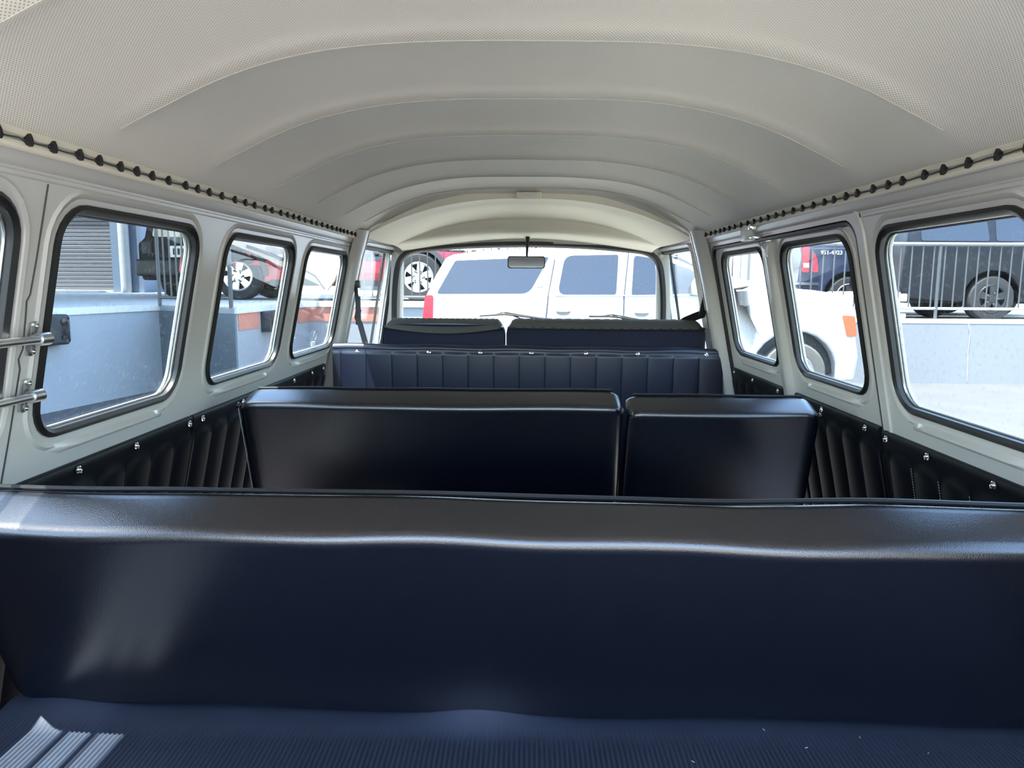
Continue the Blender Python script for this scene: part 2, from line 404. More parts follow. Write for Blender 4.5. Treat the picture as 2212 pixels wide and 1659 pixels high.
along('pressed_ridge', 1, 0.12, 1.57, [(0.139, 0.001), (0.142, -0.004), (0.147, -0.004), (0.150, 0.001)], paint, wall_right)
def seam(s, pts, parent, r=0.0014):
    f = side(s); return tube('panel_seam', [f(y, z, -0.0005) for y, z in pts], r, paint_dk, parent, 5)
seam(-1, [(1.085, 0.20), (1.087, 0.155)], wall_left)
seam(-1, [(1.085, 0.138), (1.08, 0.03), (1.076, -0.02), (1.070, -0.03), (1.072, -0.05), (1.075, -0.10), (1.068, -0.115), (1.074, -0.13), (1.07, -0.22), (1.062, -0.33)], wall_left)
seam(1, [(1.585, 0.15), (1.583, -0.1), (1.583, -0.31)], wall_right)

# ------------------------------------------------------------------ headliner
YB = [0.10, 0.45, 0.80, 1.155, 1.505, 1.86, 2.215, 2.56, 2.86, 3.05]
def roof_z(x, hw=0.682, ze=0.186, za=0.372, p=3.2):
    return ze + (za - ze)*(1 - (abs(x)/hw)**p)
def sag(y):
    for a, b in zip(YB, YB[1:]):
        if a <= y <= b: return math.sin(math.pi*(y-a)/(b-a))**0.55
    return 0
bm = bmesh.new(); rows = []
NX = 64; ys = []
for a, b in zip(YB, YB[1:]):
    ys += [a + (b-a)*k/14 for k in range(14)]
ys.append(YB[-1])
for y in ys:
    row = []
    for i in range(NX+1):
        x = -0.682 + 1.364*i/NX; e = abs(x)/0.682
        k = sm((1-e)/0.22)
        z = roof_z(x) - 0.025*(1 - sag(y))*k + 0.010*k
        z += 0.0022*mnoise.noise(Vector((x*5, y*5, 0.3)))*k
        row.append(bm.verts.new((x, y, CH + z)))
    rows.append(row)
for A, B in zip(rows, rows[1:]):
    for i in range(NX): bm.faces.new((A[i], A[i+1], B[i+1], B[i]))
ceiling = tag(obj('ceiling', bm, headliner, angle=60, recalc=False), 'cream perforated vinyl headliner pulled over arched roof bows', 'ceiling', kind='structure')
for yb_ in YB[2:9]:
    pts_ = []
    for i in range(NX+1):
        x = -0.682 + 1.364*i/NX; k = sm((1-abs(x)/0.682)/0.22)
        if k > 0.25: pts_.append((x, yb_, CH + roof_z(x) - 0.025*k + 0.010*k + 0.0022*mnoise.noise(Vector((x*5, yb_*5, 0.3)))*k - 0.0003))
    obj('bow_seam', tube_bm(pts_, 0.0009, 6), seam_v, ceiling)
# the sheet-metal roof skin over the headliner
bm = bmesh.new(); rows = []
for y in (0.0, 0.3, 1.0, 2.0, 3.0, 3.4, 3.62, 3.80):
    row = []
    dz = -0.0 if y < 3.1 else -0.10*((y-3.1)/0.7)**1.6; w = 0.755 if y < 3.1 else 0.755 - 0.05*(y-3.1)/0.7
    for i in range(41):
        x = -w + 2*w*i/40; row.append(bm.verts.new((x, y, CH + 0.205 + 0.235*(1-(abs(x)/w)**2.6) + dz)))
    rows.append(row)
for A, B in zip(rows, rows[1:]):
    for i in range(40): bm.faces.new((A[i], A[i+1], B[i+1], B[i]))
roof = tag(obj('roof_skin', bm, white_p), 'white sheet metal roof of the van above the headliner', 'roof', kind='structure')
sol = roof.modifiers.new('thickness', 'SOLIDIFY'); sol.thickness = 0.004

# headliner edge strips with their black retaining teeth
def tooth_mesh(s):
    bm = bmesh.new()
    pts = [(-0.004, -0.009), (0.002, -0.011), (0.006, -0.004), (0.004, 0.006), (0.0, 0.013), (-0.004, 0.006), (-0.006, -0.002)]
    f = [bm.verts.new((-s*0.004, y*0.9, z*0.7)) for y, z in pts]; b = [bm.verts.new((s*0.004, y*0.9, z*0.7)) for y, z in pts]
    bm.faces.new(f); bm.faces.new(b[::-1])
    for i in range(len(pts)):
        j = (i+1) % len(pts); bm.faces.new((f[i], f[j], b[j], b[i]))
    bmesh.ops.recalc_face_normals(bm, faces=bm.faces[:])
    me = bpy.data.meshes.new('retaining_tooth'); bm.to_mesh(me); bm.free(); me.materials.append(rubber); return me
for n, s in ((1, -1), (2, 1)):
    f = side(s); nseg = 60
    tr = tag(obj('trim_%d' % n, tube_bm([f(0.12 + 2.90*k/nseg, 0.196 + 0.0015*math.sin(k*1.9), -0.005) for k in range(nseg+1)], 0.009, 8), cream_v),
             'rolled cream vinyl edge of the headliner along the %s gutter' % ('left' if s < 0 else 'right'), 'trim', kind='structure')
    obj('lower_roll', tube_bm([f(0.12 + 2.90*k/nseg, 0.178, -0.010) for k in range(nseg+1)], 0.0065, 8), cream_v, tr)
    obj('tucked_fold', tube_bm([f(0.12 + 2.90*k/240, 0.1857 - 0.0018*abs(math.sin(math.pi*(0.12+2.90*k/240)/0.066)), -0.0155) for k in range(241)], 0.0011, 5), ink, tr)
    tm = tooth_mesh(s)
    k = 0; y = 0.66
    while y < 3.0:
        link('retaining_tooth', tm, f(y, 0.185, -0.0165), tr)
        y += 0.062 + random.uniform(-0.012, 0.012); k += 1

# cab headliner, step, cove above the windscreen
def cab_row(y, hw, ze, za, p=2.4): return [(-hw + 2*hw*i/48, y, CH + ze + (za-ze)*(1 - (abs(-1+2*i/48))**p)) for i in range(49)]
def ribbon(rows):
    bm = bmesh.new(); R = [[bm.verts.new(p) for p in r] for r in rows]
    for A, B in zip(R, R[1:]):
        for i in range(len(A)-1): bm.faces.new((A[i], A[i+1], B[i+1], B[i]))
    return bm
cab = obj('cab_headliner', ribbon([cab_row(3.045, 0.672, 0.186, 0.372), cab_row(3.05, 0.668, 0.184, 0.340), cab_row(3.10, 0.665, 0.183, 0.341), cab_row(3.155, 0.66, 0.181, 0.333), cab_row(3.16, 0.66, 0.181, 0.331),
                                   cab_row(3.25, 0.65, 0.178, 0.330), cab_row(3.36, 0.635, 0.175, 0.318), cab_row(3.44, 0.615, 0.172, 0.298), cab_row(3.455, 0.612, 0.171, 0.292)]), cream_v, angle=30)
tag(cab, 'smooth cream headliner over the front cab ahead of the step', 'headliner', kind='structure')
cove_rows = [cab_row(3.455, 0.612, 0.171, 0.292), cab_row(3.462, 0.612, 0.171, 0.262, 2.2), cab_row(3.485, 0.610, 0.170, 0.238, 2.0), cab_row(3.53, 0.606, 0.167, 0.227, 1.9), cab_row(3.60, 0.604, 0.160, 0.222, 1.8), cab_row(3.66, 0.603, 0.150, 0.216, 1.7)]
cove = tag(obj('windscreen_header', ribbon(cove_rows), cream_v, angle=50), 'shaded concave cream header above the windscreen', 'header', kind='structure')
obj('header_rim', ribbon([cab_row(3.655, 0.603, 0.150, 0.216, 1.7), cab_row(3.664, 0.603, 0.142, 0.207, 1.7), cab_row(3.70, 0.605, 0.139, 0.204, 1.7)]), cream_v, cove)
for s in (-1, 1):
    obj('visor_pivot', tube_bm([(s*0.535, 3.60, CH+0.188), (s*0.50, 3.615, CH+0.196)], 0.006, 8), cream_v, cove)
    obj('visor_pivot', tube_bm([(s*0.07, 3.60, CH+0.232), (s*0.14, 3.60, CH+0.226)], 0.005, 8), cream_v, cove)
dome = thing('dome_lamp', 'small cream dome lamp in the middle of the headliner step', 'lamp', (0.005, 3.04, CH+0.345))
obj('housing', box_bm((-0.045, 3.012, CH+0.334), (0.058, 3.06, CH+0.362), 0.006), cream_v, dome)
obj('lens', box_bm((-0.030, 3.008, CH+0.338), (0.043, 3.02, CH+0.352), 0.003), sign_w, dome)

# ------------------------------------------------------------------ front pillars, cab doors, windscreen
def pillar(s, name, label, dy=0.0):
    f0 = side(s); f = lambda y, z, d: f0(y + dy, z, d); prof = [(2.955, 0.0), (2.965, -0.022), (2.985, -0.034), (3.03, -0.036), (3.075, -0.028), (3.10, -0.012), (3.115, 0.012), (3.10, 0.02)]
    bm = bmesh.new(); rings = []
    for k in range(9):
        z = -0.62 + (0.205+0.62)*k/8; c = 0.012*sm((z-0.05)/0.16); rings.append([bm.verts.new(f(y, z, d - c)) for y, d in prof])
    for A, B in zip(rings, rings[1:]):
        for k in range(len(prof)): bm.faces.new((A[k], A[(k+1) % len(prof)], B[(k+1) % len(prof)], B[k]))
    bm.faces.new(rings[0][::-1]); bm.faces.new(rings[-1])
    o = tag(obj(name, bm, paint), label, 'pillar', kind='structure')
    tube('pillar_seam', [f(3.06, z, -0.0325 - 0.012*sm((z-0.05)/0.16)) for z in (-0.4, -0.2, 0.0, 0.08, 0.14, 0.2)], 0.002, chrome if s > 0 else paint, o, 6)
    return o
pil_l = pillar(-1, 'pillar', 'pale grey door pillar on the left with the hanging seat belt', -0.03)
pil_r = pillar(1, 'pillar', 'pale grey door pillar on the right with the belt anchor', -0.10)
for n, s, lab in ((3, -1, 'left'), (4, 1, 'right')):
    f = (lambda s: lambda y, z, d: Vector((s*(xw(z) + d - 0.05*max(0, (y-3.25))/0.6), y, CH + z)))(s)
    outer = [(3.112, -1.02), (3.96, -1.02), (3.96, -0.36), (3.80, 0.19), (3.112, 0.19)]
    dd = tag(obj('door_%d' % n, panel_bm(outer, [cab_l], f, 0.0, 0.04), paint), '%s front cab door with chrome edged window frame' % lab, 'door', kind='structure')
    w = window(n+6, cab_l, f, '%s front door window beside the windscreen' % lab, sill=False, seal_in=0.012)
    obj('frame_channel', sweep_bm(cab_l, [(0.0, 0.0), (0.004, -0.012), (0.014, -0.014), (0.020, -0.004), (0.022, 0.0)], f), white_p, dd)
    tube('vent_divider', [f(3.665, -0.33, 0.022), f(3.60, 0.145, 0.022)], 0.007, rubber, w, 6)
    obj('frame_step', sweep_bm(inset(cab_l, 0.016), [(0.0, 0.006), (0.006, 0.004), (0.006, 0.012), (0.0, 0.014)], f), chrome, w)
    px_ = 0.032 if s > 0 else -0.006
    obj('corner_pillar', tube_bm([(s*0.70+px_, 3.95, CH-0.40), (s*0.668+px_, 3.83, CH-0.12), (s*0.640+px_, 3.72, CH+0.10), (s*0.618+px_, 3.66, CH+0.165)], [0.045, 0.038, 0.034, 0.03], 10), paint, dd)
# windscreen plane: leans forward at the bottom
def WS(x, z, d): return Vector((x, 3.70 + (0.15 - z)*0.33 - 0.10*x*x + d, CH + z))
ws_loop = rpoly([(-0.685, -0.42), (0.685, -0.42), (0.655, 0.0), (0.612, 0.160), (0.30, 0.190), (0.0, 0.199), (-0.30, 0.190), (-0.612, 0.160), (-0.655, 0.0)],
                [0.06, 0.06, 0.15, 0.10, 0.12, 0.1, 0.12, 0.10, 0.15], 7)
ws_loop = [(x*(1.04 if x > 0 else 1.012), z) for x, z in ws_loop]
wall_front = tag(obj('wall_front', panel_bm(rpoly([(-0.72, -1.0), (0.745, -1.0), (0.74, -0.3), (0.68, 0.20), (0.3, 0.245), (-0.3, 0.245), (-0.65, 0.20), (-0.715, -0.3)], 0.02), [ws_loop], WS, -0.012, 0.03), paint),
                 'grey painted front of the van around the windscreen', 'wall', kind='structure')
wsw = tag(obj('window_11', sweep_bm(ws_loop, [(0.006, -0.018), (-0.010, -0.022), (-0.020, -0.012), (-0.020, 0.018), (0.004, 0.02)], WS), rubber), 'wide curved windscreen of the van with black seal', 'window', kind='structure')
obj('pane', extr_bm(inset(ws_loop, 0.004), lambda u, v, d: WS(u, v, 0.004 + d), 0.005), ws_glass, wsw)

# wipers outside the windscreen
for lab, pts in (('left', ((1036, 682), (1090, 677), (1118, 681), (1188, 689))), ('right', ((1272, 683), (1322, 682), (1350, 686), (1392, 692)))):
    P = [at(px, py, y=3.93) for px, py in pts]
    w = thing('windscreen_wiper', 'black %s windscreen wiper resting at the bottom of the glass' % lab, 'wiper', P[1], 'windscreen wipers')
    tube('blade', [P[0], P[1]+Vector((0, 0, -0.004)), P[3]+Vector((0, 0, -0.002))], 0.006, rubber, w, 6)
    tube('bridge', [P[0]+(P[1]-P[0])*0.5, P[1]+Vector((0, 0, 0.007)), P[2]+Vector((0, 0, 0.005)), P[3]], 0.004, steel, w, 6)
    tube('arm', [P[1]+Vector((0, 0, 0.006)), P[2] + Vector((0.05, 0.0, -0.03)), P[2]+Vector((0.12, 0.0, -0.10))], 0.004, steel, w, 6)

# tailgate opening frame behind the camera, rear wall corners
tag(obj('wall_rear', panel_bm([(-0.80, -1.02), (0.80, -1.02), (0.72, 0.32), (-0.72, 0.32)], [rpoly([(-0.72, -0.56), (0.72, -0.56), (0.63, 0.27), (-0.63, 0.27)], 0.08)], lambda x, z, d: Vector((x, 0.06 + d, CH + z)), -0.03, 0.03), paint),
    'painted rear frame around the open tailgate', 'wall', kind='structure')

# ------------------------------------------------------------------ padded panels
def screw(loc, nrm, parent, r=0.0075):
    q = Vector(nrm).to_track_quat('Z', 'Y').to_matrix().to_4x4()
    M = Matrix.Translation(loc) @ q
    bm = lathe_bm([(r, 0.0), (r*0.95, 0.0022), (r*0.72, 0.003), (r*0.6, 0.0015), (r*0.42, 0.0035), (0.0, 0.0046)], 12, M)
    return obj('screw', bm, chrome, parent)
def padded(name, fmap, u0, u1, v0, v1, label, pitch=0.10, border=0.05, depth=0.007, thick=0.03, mat=vinyl_blk, pexp=0.3, seam0=None, scallop=True, cat='panel', kind=None):
    """upholstered board: vertical padded ribs below a flat border, real relief; v1 is the top"""
    n = max(4, int((u1-u0)/pitch*12)); m = 14
    s0 = u0 if seam0 is None else seam0
    us = {round(u0, 5), round(u1, 5)}
    for q in range(int((u0-s0)/pitch)-2, int((u1-s0)/pitch)+3):
        for o in (-0.006, -0.0025, 0.0, 0.0025, 0.006, 0.016, 0.032, pitch/2, pitch-0.032, pitch-0.016):
            u = s0 + q*pitch + o
            if u0 + 0.001 < u < u1 - 0.001: us.add(round(u, 5))
    us = sorted(us); n = len(us)-1
    vsn = [v1, v1-0.004] + [v1 - 0.004 - border*0.5*k/2 for k in (1, 2)] + [v1 - border*0.5 - 0.004 - (border*0.9)*k/5 for k in range(1, 6)] + [v0 + (v1-border*1.4-0.004-v0)*(1-k/6) for k in range(1, 7)]
    bm = bmesh.new(); rows = []
    for j, v in enumerate(vsn):
        row = []
        for u in us:
            t = abs(math.sin(math.pi*(u-s0)/pitch))
            puff = t**pexp
            lim = v1 - border*(0.75 + (0.45*(1-t**0.6) if scallop else 0))
            k = sm((lim - v)/(border*0.35) + 0.2)
            d = -thick*0.55 - depth*puff*k
            if j == 0: d += 0.004
            d -= 0.0006*mnoise.noise(Vector((u*9, v*9, 1.7)))
            row.append(bm.verts.new(fmap(u, v, d)))
        rows.append(row)
    back = [[bm.verts.new(fmap(u, v, -0.001)) for u in (us[0], us[-1])] for v in (vsn[0], vsn[-1])]
    for A, B in zip(rows, rows[1:]):
        for i in range(n): bm.faces.new((A[i], A[i+1], B[i+1], B[i]))
    bm.faces.new([*rows[0]][::-1] + [back[0][0], back[0][1]]) if False else None
    top = [bm.verts.new(fmap(u, vsn[0], -0.001)) for u in us]
    for i in range(n): bm.faces.new((rows[0][i], top[i], top[i+1], rows[0][i+1]))
    for idx in (0, n):
        cold = [bm.verts.new(fmap(us[idx], v, -0.001)) for v in vsn]
        for j in range(len(vsn)-1): bm.faces.new((rows[j][idx], rows[j+1][idx], cold[j+1], cold[j]))
    for b in back:
        for v in b: bm.verts.remove(v)
    return tag(obj(name, bm, mat, angle=60), label, cat, kind=kind)
def stitches(fmap, u, v0, v1, d, parent, n=14):
    bm = bmesh.new()
    for k in range(n):
        v = v0 + (v1-v0)*k/n
        a = fmap(u, v, d); b = fmap(u, v + (v1-v0)/n*0.5, d); tube_bm([a, b], 0.0009, 4, bm)
    return obj('stitching', bm, thread, parent)
ZT = -0.311
def fit_side(s, y0, y1, label, screws, seam0, stitch=()):
    f = side(s)
    p = padded('door_card', f, y0, y1, -1.0, ZT, label, seam0=seam0, thick=0.022)
    for y in screws:
        loc = f(y, ZT-0.014, -0.016); screw(loc, (-s, 0, 0.1), p)
    for u in stitch: stitches(f, u, ZT-0.055, ZT-0.13, -0.0165, p)
    return p
fit_side(-1, 0.30, 1.688, 'black padded trim card below the large left window', [1.06, 1.238, 1.43, 1.665], 0.31)
fit_side(-1, 1.695, 2.845, 'black padded trim card beside the middle bench on the left', [1.735, 1.99, 2.24, 2.44, 2.65, 2.80], 1.71)
fit_side(1, 0.30, 1.60, 'black padded trim card with scalloped ribs below the large right window', [1.06, 1.205, 1.41, 1.575], 0.28, (1.28, 1.38, 1.48))
f_d = RDm
for (a, b, sc_, lab) in ((1.64, 2.165, (1.70, 1.955, 2.13), 'black padded trim card on the rear leaf of the cargo door'), (2.268, 2.83, (2.30, 2.56, 2.79), 'black padded trim card on the front leaf of the cargo door')):
    p = padded('door_card', RDm, a, b, -0.95, ZT, lab, seam0=a+0.01, thick=0.022)
    for y in sc_: screw(RDm(y, ZT-0.014, -0.016), (-1, 0, 0.1), p)

# partition behind the front seats
def BK(x, z, d): return Vector((x, 2.90 + d, CH + z - 0.006*x))
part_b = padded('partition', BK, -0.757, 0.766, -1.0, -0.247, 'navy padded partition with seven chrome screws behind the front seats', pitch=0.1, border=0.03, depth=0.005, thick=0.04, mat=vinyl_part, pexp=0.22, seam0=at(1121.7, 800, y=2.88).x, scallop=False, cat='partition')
obj('top_roll', tube_bm([BK(-0.755 + 1.515*k/30, -0.257 + 0.002*math.sin(k), -0.006) for k in range(31)], 0.0175, 10), vinyl_part, part_b)
obj('rear_board', box_bm((-0.748, 2.905, CH-1.0), (0.752, 2.92, CH-0.262), 0.003), vinyl_blk, part_b)
for px in (926, 1037, 1148, 1266, 1378, 1527, 771):
    q = at(px, 763 + (px-1148)*0.009, y=2.868); screw((q.x, 2.8765, q.z-0.001), (0, -1, 0.1), part_b, 0.0085)
# ------------------------------------------------------------------ benches and seats
def backrest_bm(x0, x1, prof, corner=0.03, nx=60, wav=0.003, seed=0.0, yaw=0.0, endk=0.16):
    """prof: closed cross-section (y, z); swept along x with softened ends and a wavy hand-stitched surface"""
    bm = bmesh.new(); cy = sum(p[0] for p in prof)/len(prof); cz = sum(p[1] for p in prof)/len(prof); rings = []
    xs = [x0, x0+corner*0.15, x0+corner*0.5, x0+corner] + [x0+corner + (x1-x0-2*corner)*k/nx for k in range(1, nx)] + [x1-corner, x1-corner*0.5, x1-corner*0.15, x1]
    for x in xs:
        e = min(x-x0, x1-x); k = 1 - endk*(1 - math.sqrt(max(0, 1-(1-min(1, e/corner))**2)))
        r = []
        for (y, z) in prof:
            w = wav*mnoise.noise(Vector((x*4.5, y*7+seed, z*7)))
            yy = cy + (y-cy)*k; zz = cz + (z-cz)*(1-(1-k)*0.5) + w
            r.append(bm.verts.new((x, yy + w*0.5 - yaw*x, CH + zz)))
        rings.append(r)
    m = len(prof)
    for A, B in zip(rings, rings[1:]):
        for i in range(m): bm.faces.new((A[i], A[(i+1) % m], B[(i+1) % m], B[i]))
    bm.faces.new(rings[0][::-1]); bm.faces.new(rings[-1])
    return bm
def back_prof(y0, z0, y1, z1, h, lean, rs=0.018):
    """rear-top edge (y0,z0), front-top edge (y1,z1), bottom h below, leaning forward at the foot"""
    return rpoly([(y0, z0), (y0 + lean, z0 - h), (y1 + lean, z0 - h), (y1, z1)], [rs, 0.02, 0.02, 0.03], 6)
def bench(name, label, x0, x1, y0, z0, y1, z1, h, lean, seat_z, wav, seed, group=None, yaw=0.0):
    t = thing(name, label, 'bench seat', ((x0+x1)/2, y1+lean+0.2, CH - 1.02), group)
    pr = back_prof(y0, z0, y1, z1, h, lean)
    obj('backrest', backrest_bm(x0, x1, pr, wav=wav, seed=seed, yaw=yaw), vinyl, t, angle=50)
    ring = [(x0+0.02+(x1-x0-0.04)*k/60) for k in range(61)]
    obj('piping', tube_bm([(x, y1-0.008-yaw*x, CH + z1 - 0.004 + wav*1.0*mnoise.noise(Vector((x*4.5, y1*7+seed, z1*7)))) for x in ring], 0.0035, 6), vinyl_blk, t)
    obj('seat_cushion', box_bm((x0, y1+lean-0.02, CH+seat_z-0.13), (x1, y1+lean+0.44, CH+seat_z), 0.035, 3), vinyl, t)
    obj('frame', box_bm((x0+0.03, y1+lean+0.0, CH-1.02), (x1-0.03, y1+lean+0.40, CH+seat_z-0.13), 0.01), vinyl_blk, t)
    return t
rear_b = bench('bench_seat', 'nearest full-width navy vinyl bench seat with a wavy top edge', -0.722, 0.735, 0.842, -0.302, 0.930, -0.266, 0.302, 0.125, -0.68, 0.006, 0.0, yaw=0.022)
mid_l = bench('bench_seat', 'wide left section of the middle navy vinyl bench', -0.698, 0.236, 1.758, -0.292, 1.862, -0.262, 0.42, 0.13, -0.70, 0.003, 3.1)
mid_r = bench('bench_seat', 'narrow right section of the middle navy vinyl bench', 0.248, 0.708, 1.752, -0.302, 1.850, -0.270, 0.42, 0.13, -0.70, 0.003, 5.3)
# stitched corner tucks on the middle bench
for t, x, z in ((mid_l, -0.694, -0.296), (mid_l, 0.230, -0.300), (mid_r, 0.254, -0.308), (mid_r, 0.702, -0.308)):
    obj('corner_tuck', lathe_bm([(0.0, -0.008), (0.005, -0.006), (0.007, 0.0), (0.004, 0.006), (0.0, 0.008)], 8, Matrix.Translation((x, 1.757, CH+z))), vinyl, t)
obj('edge_stitching', tube_bm([(-0.697 , 1.76 + 0.125*k/20 + 0.0, CH - 0.30 - 0.40*k/20) for k in range(21)], 0.0011, 5), thread, mid_l)

def front_seat(label, x0, x1, zt, sag_):
    t = thing('front_seat', label, 'seat', ((x0+x1)/2, 3.25, CH - 1.02), 'front seats ahead of the partition')
    r = 0.05
    # rounded slab seen from behind: loop in (x, z), bulged front and back
    lp = rpoly([(x0, -0.62), (x1, -0.62), (x1+0.002, zt-0.04), (x1-0.012, zt-0.012), (x0+0.012, zt-0.010), (x0-0.002, zt-0.04)], [0.03, 0.03, 0.03, 0.055, 0.055, 0.03], 6)
    bm = bmesh.new()
    cx, cz = (x0+x1)/2, (zt-0.62)/2
    layers = [(0.955, 3.020), (0.985, 3.012), (1.0, 3.03), (1.0, 3.10), (0.985, 3.135), (0.94, 3.15)]
    R = []
    for k, y in layers:
        R.append([bm.verts.new((cx+(x-cx)*(1-(1-k)*0.35), y + 0.10*(zt - z)*0.9, CH + (z if z < zt-0.1 else zt-(zt-z)) - (1-k)*0.25)) for x, z in lp])
    for A, B in zip(R, R[1:]):
        for i in range(len(lp)): bm.faces.new((A[i], A[(i+1) % len(lp)], B[(i+1) % len(lp)], B[i]))
    bm.faces.new(R[0]); bm.faces.new(R[-1][::-1])
    obj('backrest', bm, vinyl_seat, t, angle=60)
    pts = [(x0+0.004 + (x1-x0-0.008)*k/30, 3.006, CH + zt - 0.026 - sag_*math.sin(math.pi*k/30)) for k in range(31)]
    obj('piping', tube_bm(pts, 0.0028, 6), vinyl_blk, t)
    # pleated top pad
    tp = bmesh.new(); n = 60; rows = []
    for j in range(7):
        a = math.pi*j/6; row = []
        for i in range(n+1):
            u = i/n; x = x0+0.008+(x1-x0-0.016)*u; e = min(u, 1-u)*(x1-x0); hgt = 0.036*min(1, (e/0.025))**0.5
            dzz = -sag_*math.sin(math.pi*u)*max(0, math.cos(a))
            row.append(tp.verts.new((x, 3.082 - 0.080*math.cos(a), CH + zt - 0.028 + hgt*math.sin(a) + dzz + 0.0012*math.sin(i*2.1)*math.sin(a))))
        rows.append(row)
    for A, B in zip(rows, rows[1:]):
        for i in range(n): tp.faces.new((A[i], A[i+1], B[i+1], B[i]))
    obj('pleated_top', tp, cloth, t)
    obj('seat_cushion', box_bm((x0, 3.16, CH-0.70), (x1, 3.60, CH-0.56), 0.03, 3), vinyl, t)
    obj('frame', box_bm((x0+0.03, 3.10, CH-1.02), (x1-0.03, 3.56, CH-0.70), 0.01), vinyl_blk, t)
    return t
front_seat('single dark front seat on the left ahead of the partition', -0.585, -0.088, -0.152, 0.022)
front_seat('wide double dark front seat on the right ahead of the partition', -0.080, 0.728, -0.150, 0.002)

# ------------------------------------------------------------------ deck and mat
tag(obj('floor', box_bm((-0.80, 0.0, CH-1.06), (0.80, 3.98, CH-1.02)), vinyl_blk), 'dark floor of the van under the seats', 'floor', kind='structure')
deck = tag(obj('engine_deck', box_bm((-0.745, 0.10, CH-1.02), (0.745, 1.06, CH+ZF-0.012), 0.004), paint), 'raised engine deck behind the rear bench', 'deck', kind='structure')
bm = bmesh.new(); rows = []
pitch_r = 0.0066; nr = int(1.48/pitch_r)*4
yrow = [0.10, 0.5, 0.80, 0.86, 0.90, 0.915, 0.925, 0.935, 0.945, 0.955, 0.965, 0.975, 0.985, 0.995]
for y in yrow:
    row = []
    for i in range(nr+1):
        x = -0.74 + 1.48*i/nr
        k = 1 - sm((y-0.905)/0.04)
        z = ZF - 0.008 + 0.0027*k*math.cos(2*math.pi*(x+0.74)/pitch_r)
        g = math.exp(-((x+0.058)/0.075)**2)*math.exp(-((y-0.985)/0.038)**2)*0.030 + math.exp(-((x+0.66)/0.08)**2)*math.exp(-((y-0.99)/0.04)**2)*0.02
        z += g + 0.003*mnoise.noise(Vector((x*3, y*4, 0)))*sm((y-0.85)/0.1)
        row.append(bm.verts.new((x, y, CH + z)))
    rows.append(row)
for A, B in zip(rows, rows[1:]):
    for i in range(nr): bm.faces.new((A[i], A[i+1], B[i+1], B[i]))
tag(obj('ribbed_mat', bm, rubber_mat, recalc=False, angle=70), 'blue-black ribbed rubber mat on the deck behind the nearest bench', 'mat')
# small pale lint flecks on the mat
for px, py, lab in ((1650, 1576, 'second from left'), (1857, 1592, 'second from right'), (2005, 1627, 'rightmost'), (1497, 1645, 'leftmost'), (1742, 1615, 'middle')):
    q = at(px, py, z=CH+ZF-0.0055); d = Vector((random.uniform(-1, 1), random.uniform(-1, 1), 0)).normalized()*0.0022
    tag(tube('lint_fleck', [q-d, q, q+d], 0.0006, thread, None, 5), 'tiny pale lint fleck on the ribbed mat, %s of the five' % lab, 'lint', 'lint flecks on the mat')

# ------------------------------------------------------------------ guard bars on the left quarter window
for zz, lab in ((-0.086, 'upper'), (-0.172, 'lower')):
    b = thing('guard_bar', '%s metal guard bar across the left rear quarter window' % lab, 'bar', LS(1.09, zz, 0), 'guard bars on the quarter window')
    tube('rod', [LS(0.38, zz, -0.022), LS(1.098, zz, -0.022)], 0.0062, alu, b, 12)
    for yb in (1.088, 0.40):
        obj('bracket', sweep_bm(rrect(yb-0.008, yb+0.008, zz-0.026, zz+0.026, 0.0078, 5), [(0.0, 0.0), (0.0, -0.005), (-0.003, -0.007), (-0.0079, -0.0075), (-0.0079, 0.0)], LS), alu, b)
        obj('clamp', tube_bm([LS(yb-0.012, zz, -0.020), LS(yb+0.012, zz, -0.020)], 0.010, 12), alu, b)
        for dz in (-0.019, 0.019): screw(LS(yb, zz+dz, -0.0075), (1, 0, 0), b, 0.0042)

# ------------------------------------------------------------------ mirror, belts
mir = thing('rear_view_mirror', 'dark rear-view mirror on a black stem under the windscreen header', 'mirror', (0.0, 3.58, CH+0.22))
a = at(1140, 512, y=3.60); b_ = at(1138, 553, y=3.56)
tube('stem', [a + Vector((0, 0, 0.012)), a + (b_-a)*0.4, b_], [0.011, 0.008, 0.005], plastic_b, mir, 10)
obj('mount', lathe_bm([(0.0, 0.012), (0.020, 0.010), (0.021, 0.0), (0.012, -0.006), (0.0, -0.006)], 14, Matrix.Translation(a + Vector((0, 0, 0.006)))), plastic_b, mir)
c0 = at(1137, 566.5, y=3.555)
MM = lambda u, v, d: Vector((c0.x + u, c0.y + d + v*0.03, c0.z + v))
lp = rrect(-0.089, 0.089, -0.029, 0.029, 0.012)
obj('shell', panel_bm(lp, [], MM, 0.0, 0.016), plastic_b, mir)
obj('mirror_glass', panel_bm(rrect(-0.084, 0.084, -0.0245, 0.0245, 0.010), [], MM, -0.0025, -0.0002), mirror_m, mir)
# left belt: hangs from the pillar to behind the partition
bl = thing('seat_belt', 'black seat belt hanging from the left door pillar', 'seat belt', at(768, 612, y=3.02))
P = [at(768, 618, y=2.99), at(772, 650, y=2.985), at(775, 668, y=2.98), at(771, 686, y=2.98), at(778, 700, y=2.98), at(790, 744, y=2.96)]
obj('anchor', box_bm(at(760, 622, y=2.99) - Vector((0, 0.006, 0)), at(775, 606, y=2.99) + Vector((0.004, 0.02, 0)), 0.003), plastic_b, bl)
obj('webbing', strip_bm(P[:3], 0.014, 0.003, (0, 1, 0.05)), webbing, bl)
obj('buckle', box_bm(at(768, 702, y=2.985) , at(778, 640, y=2.985) + Vector((0, 0.012, 0)), 0.004), plastic_b, bl)
obj('lower_webbing', strip_bm([P[2], P[3], P[4], P[5], at(792, 760, y=2.955)], 0.022, 0.003, (0, 1, 0.05)), webbing, bl)
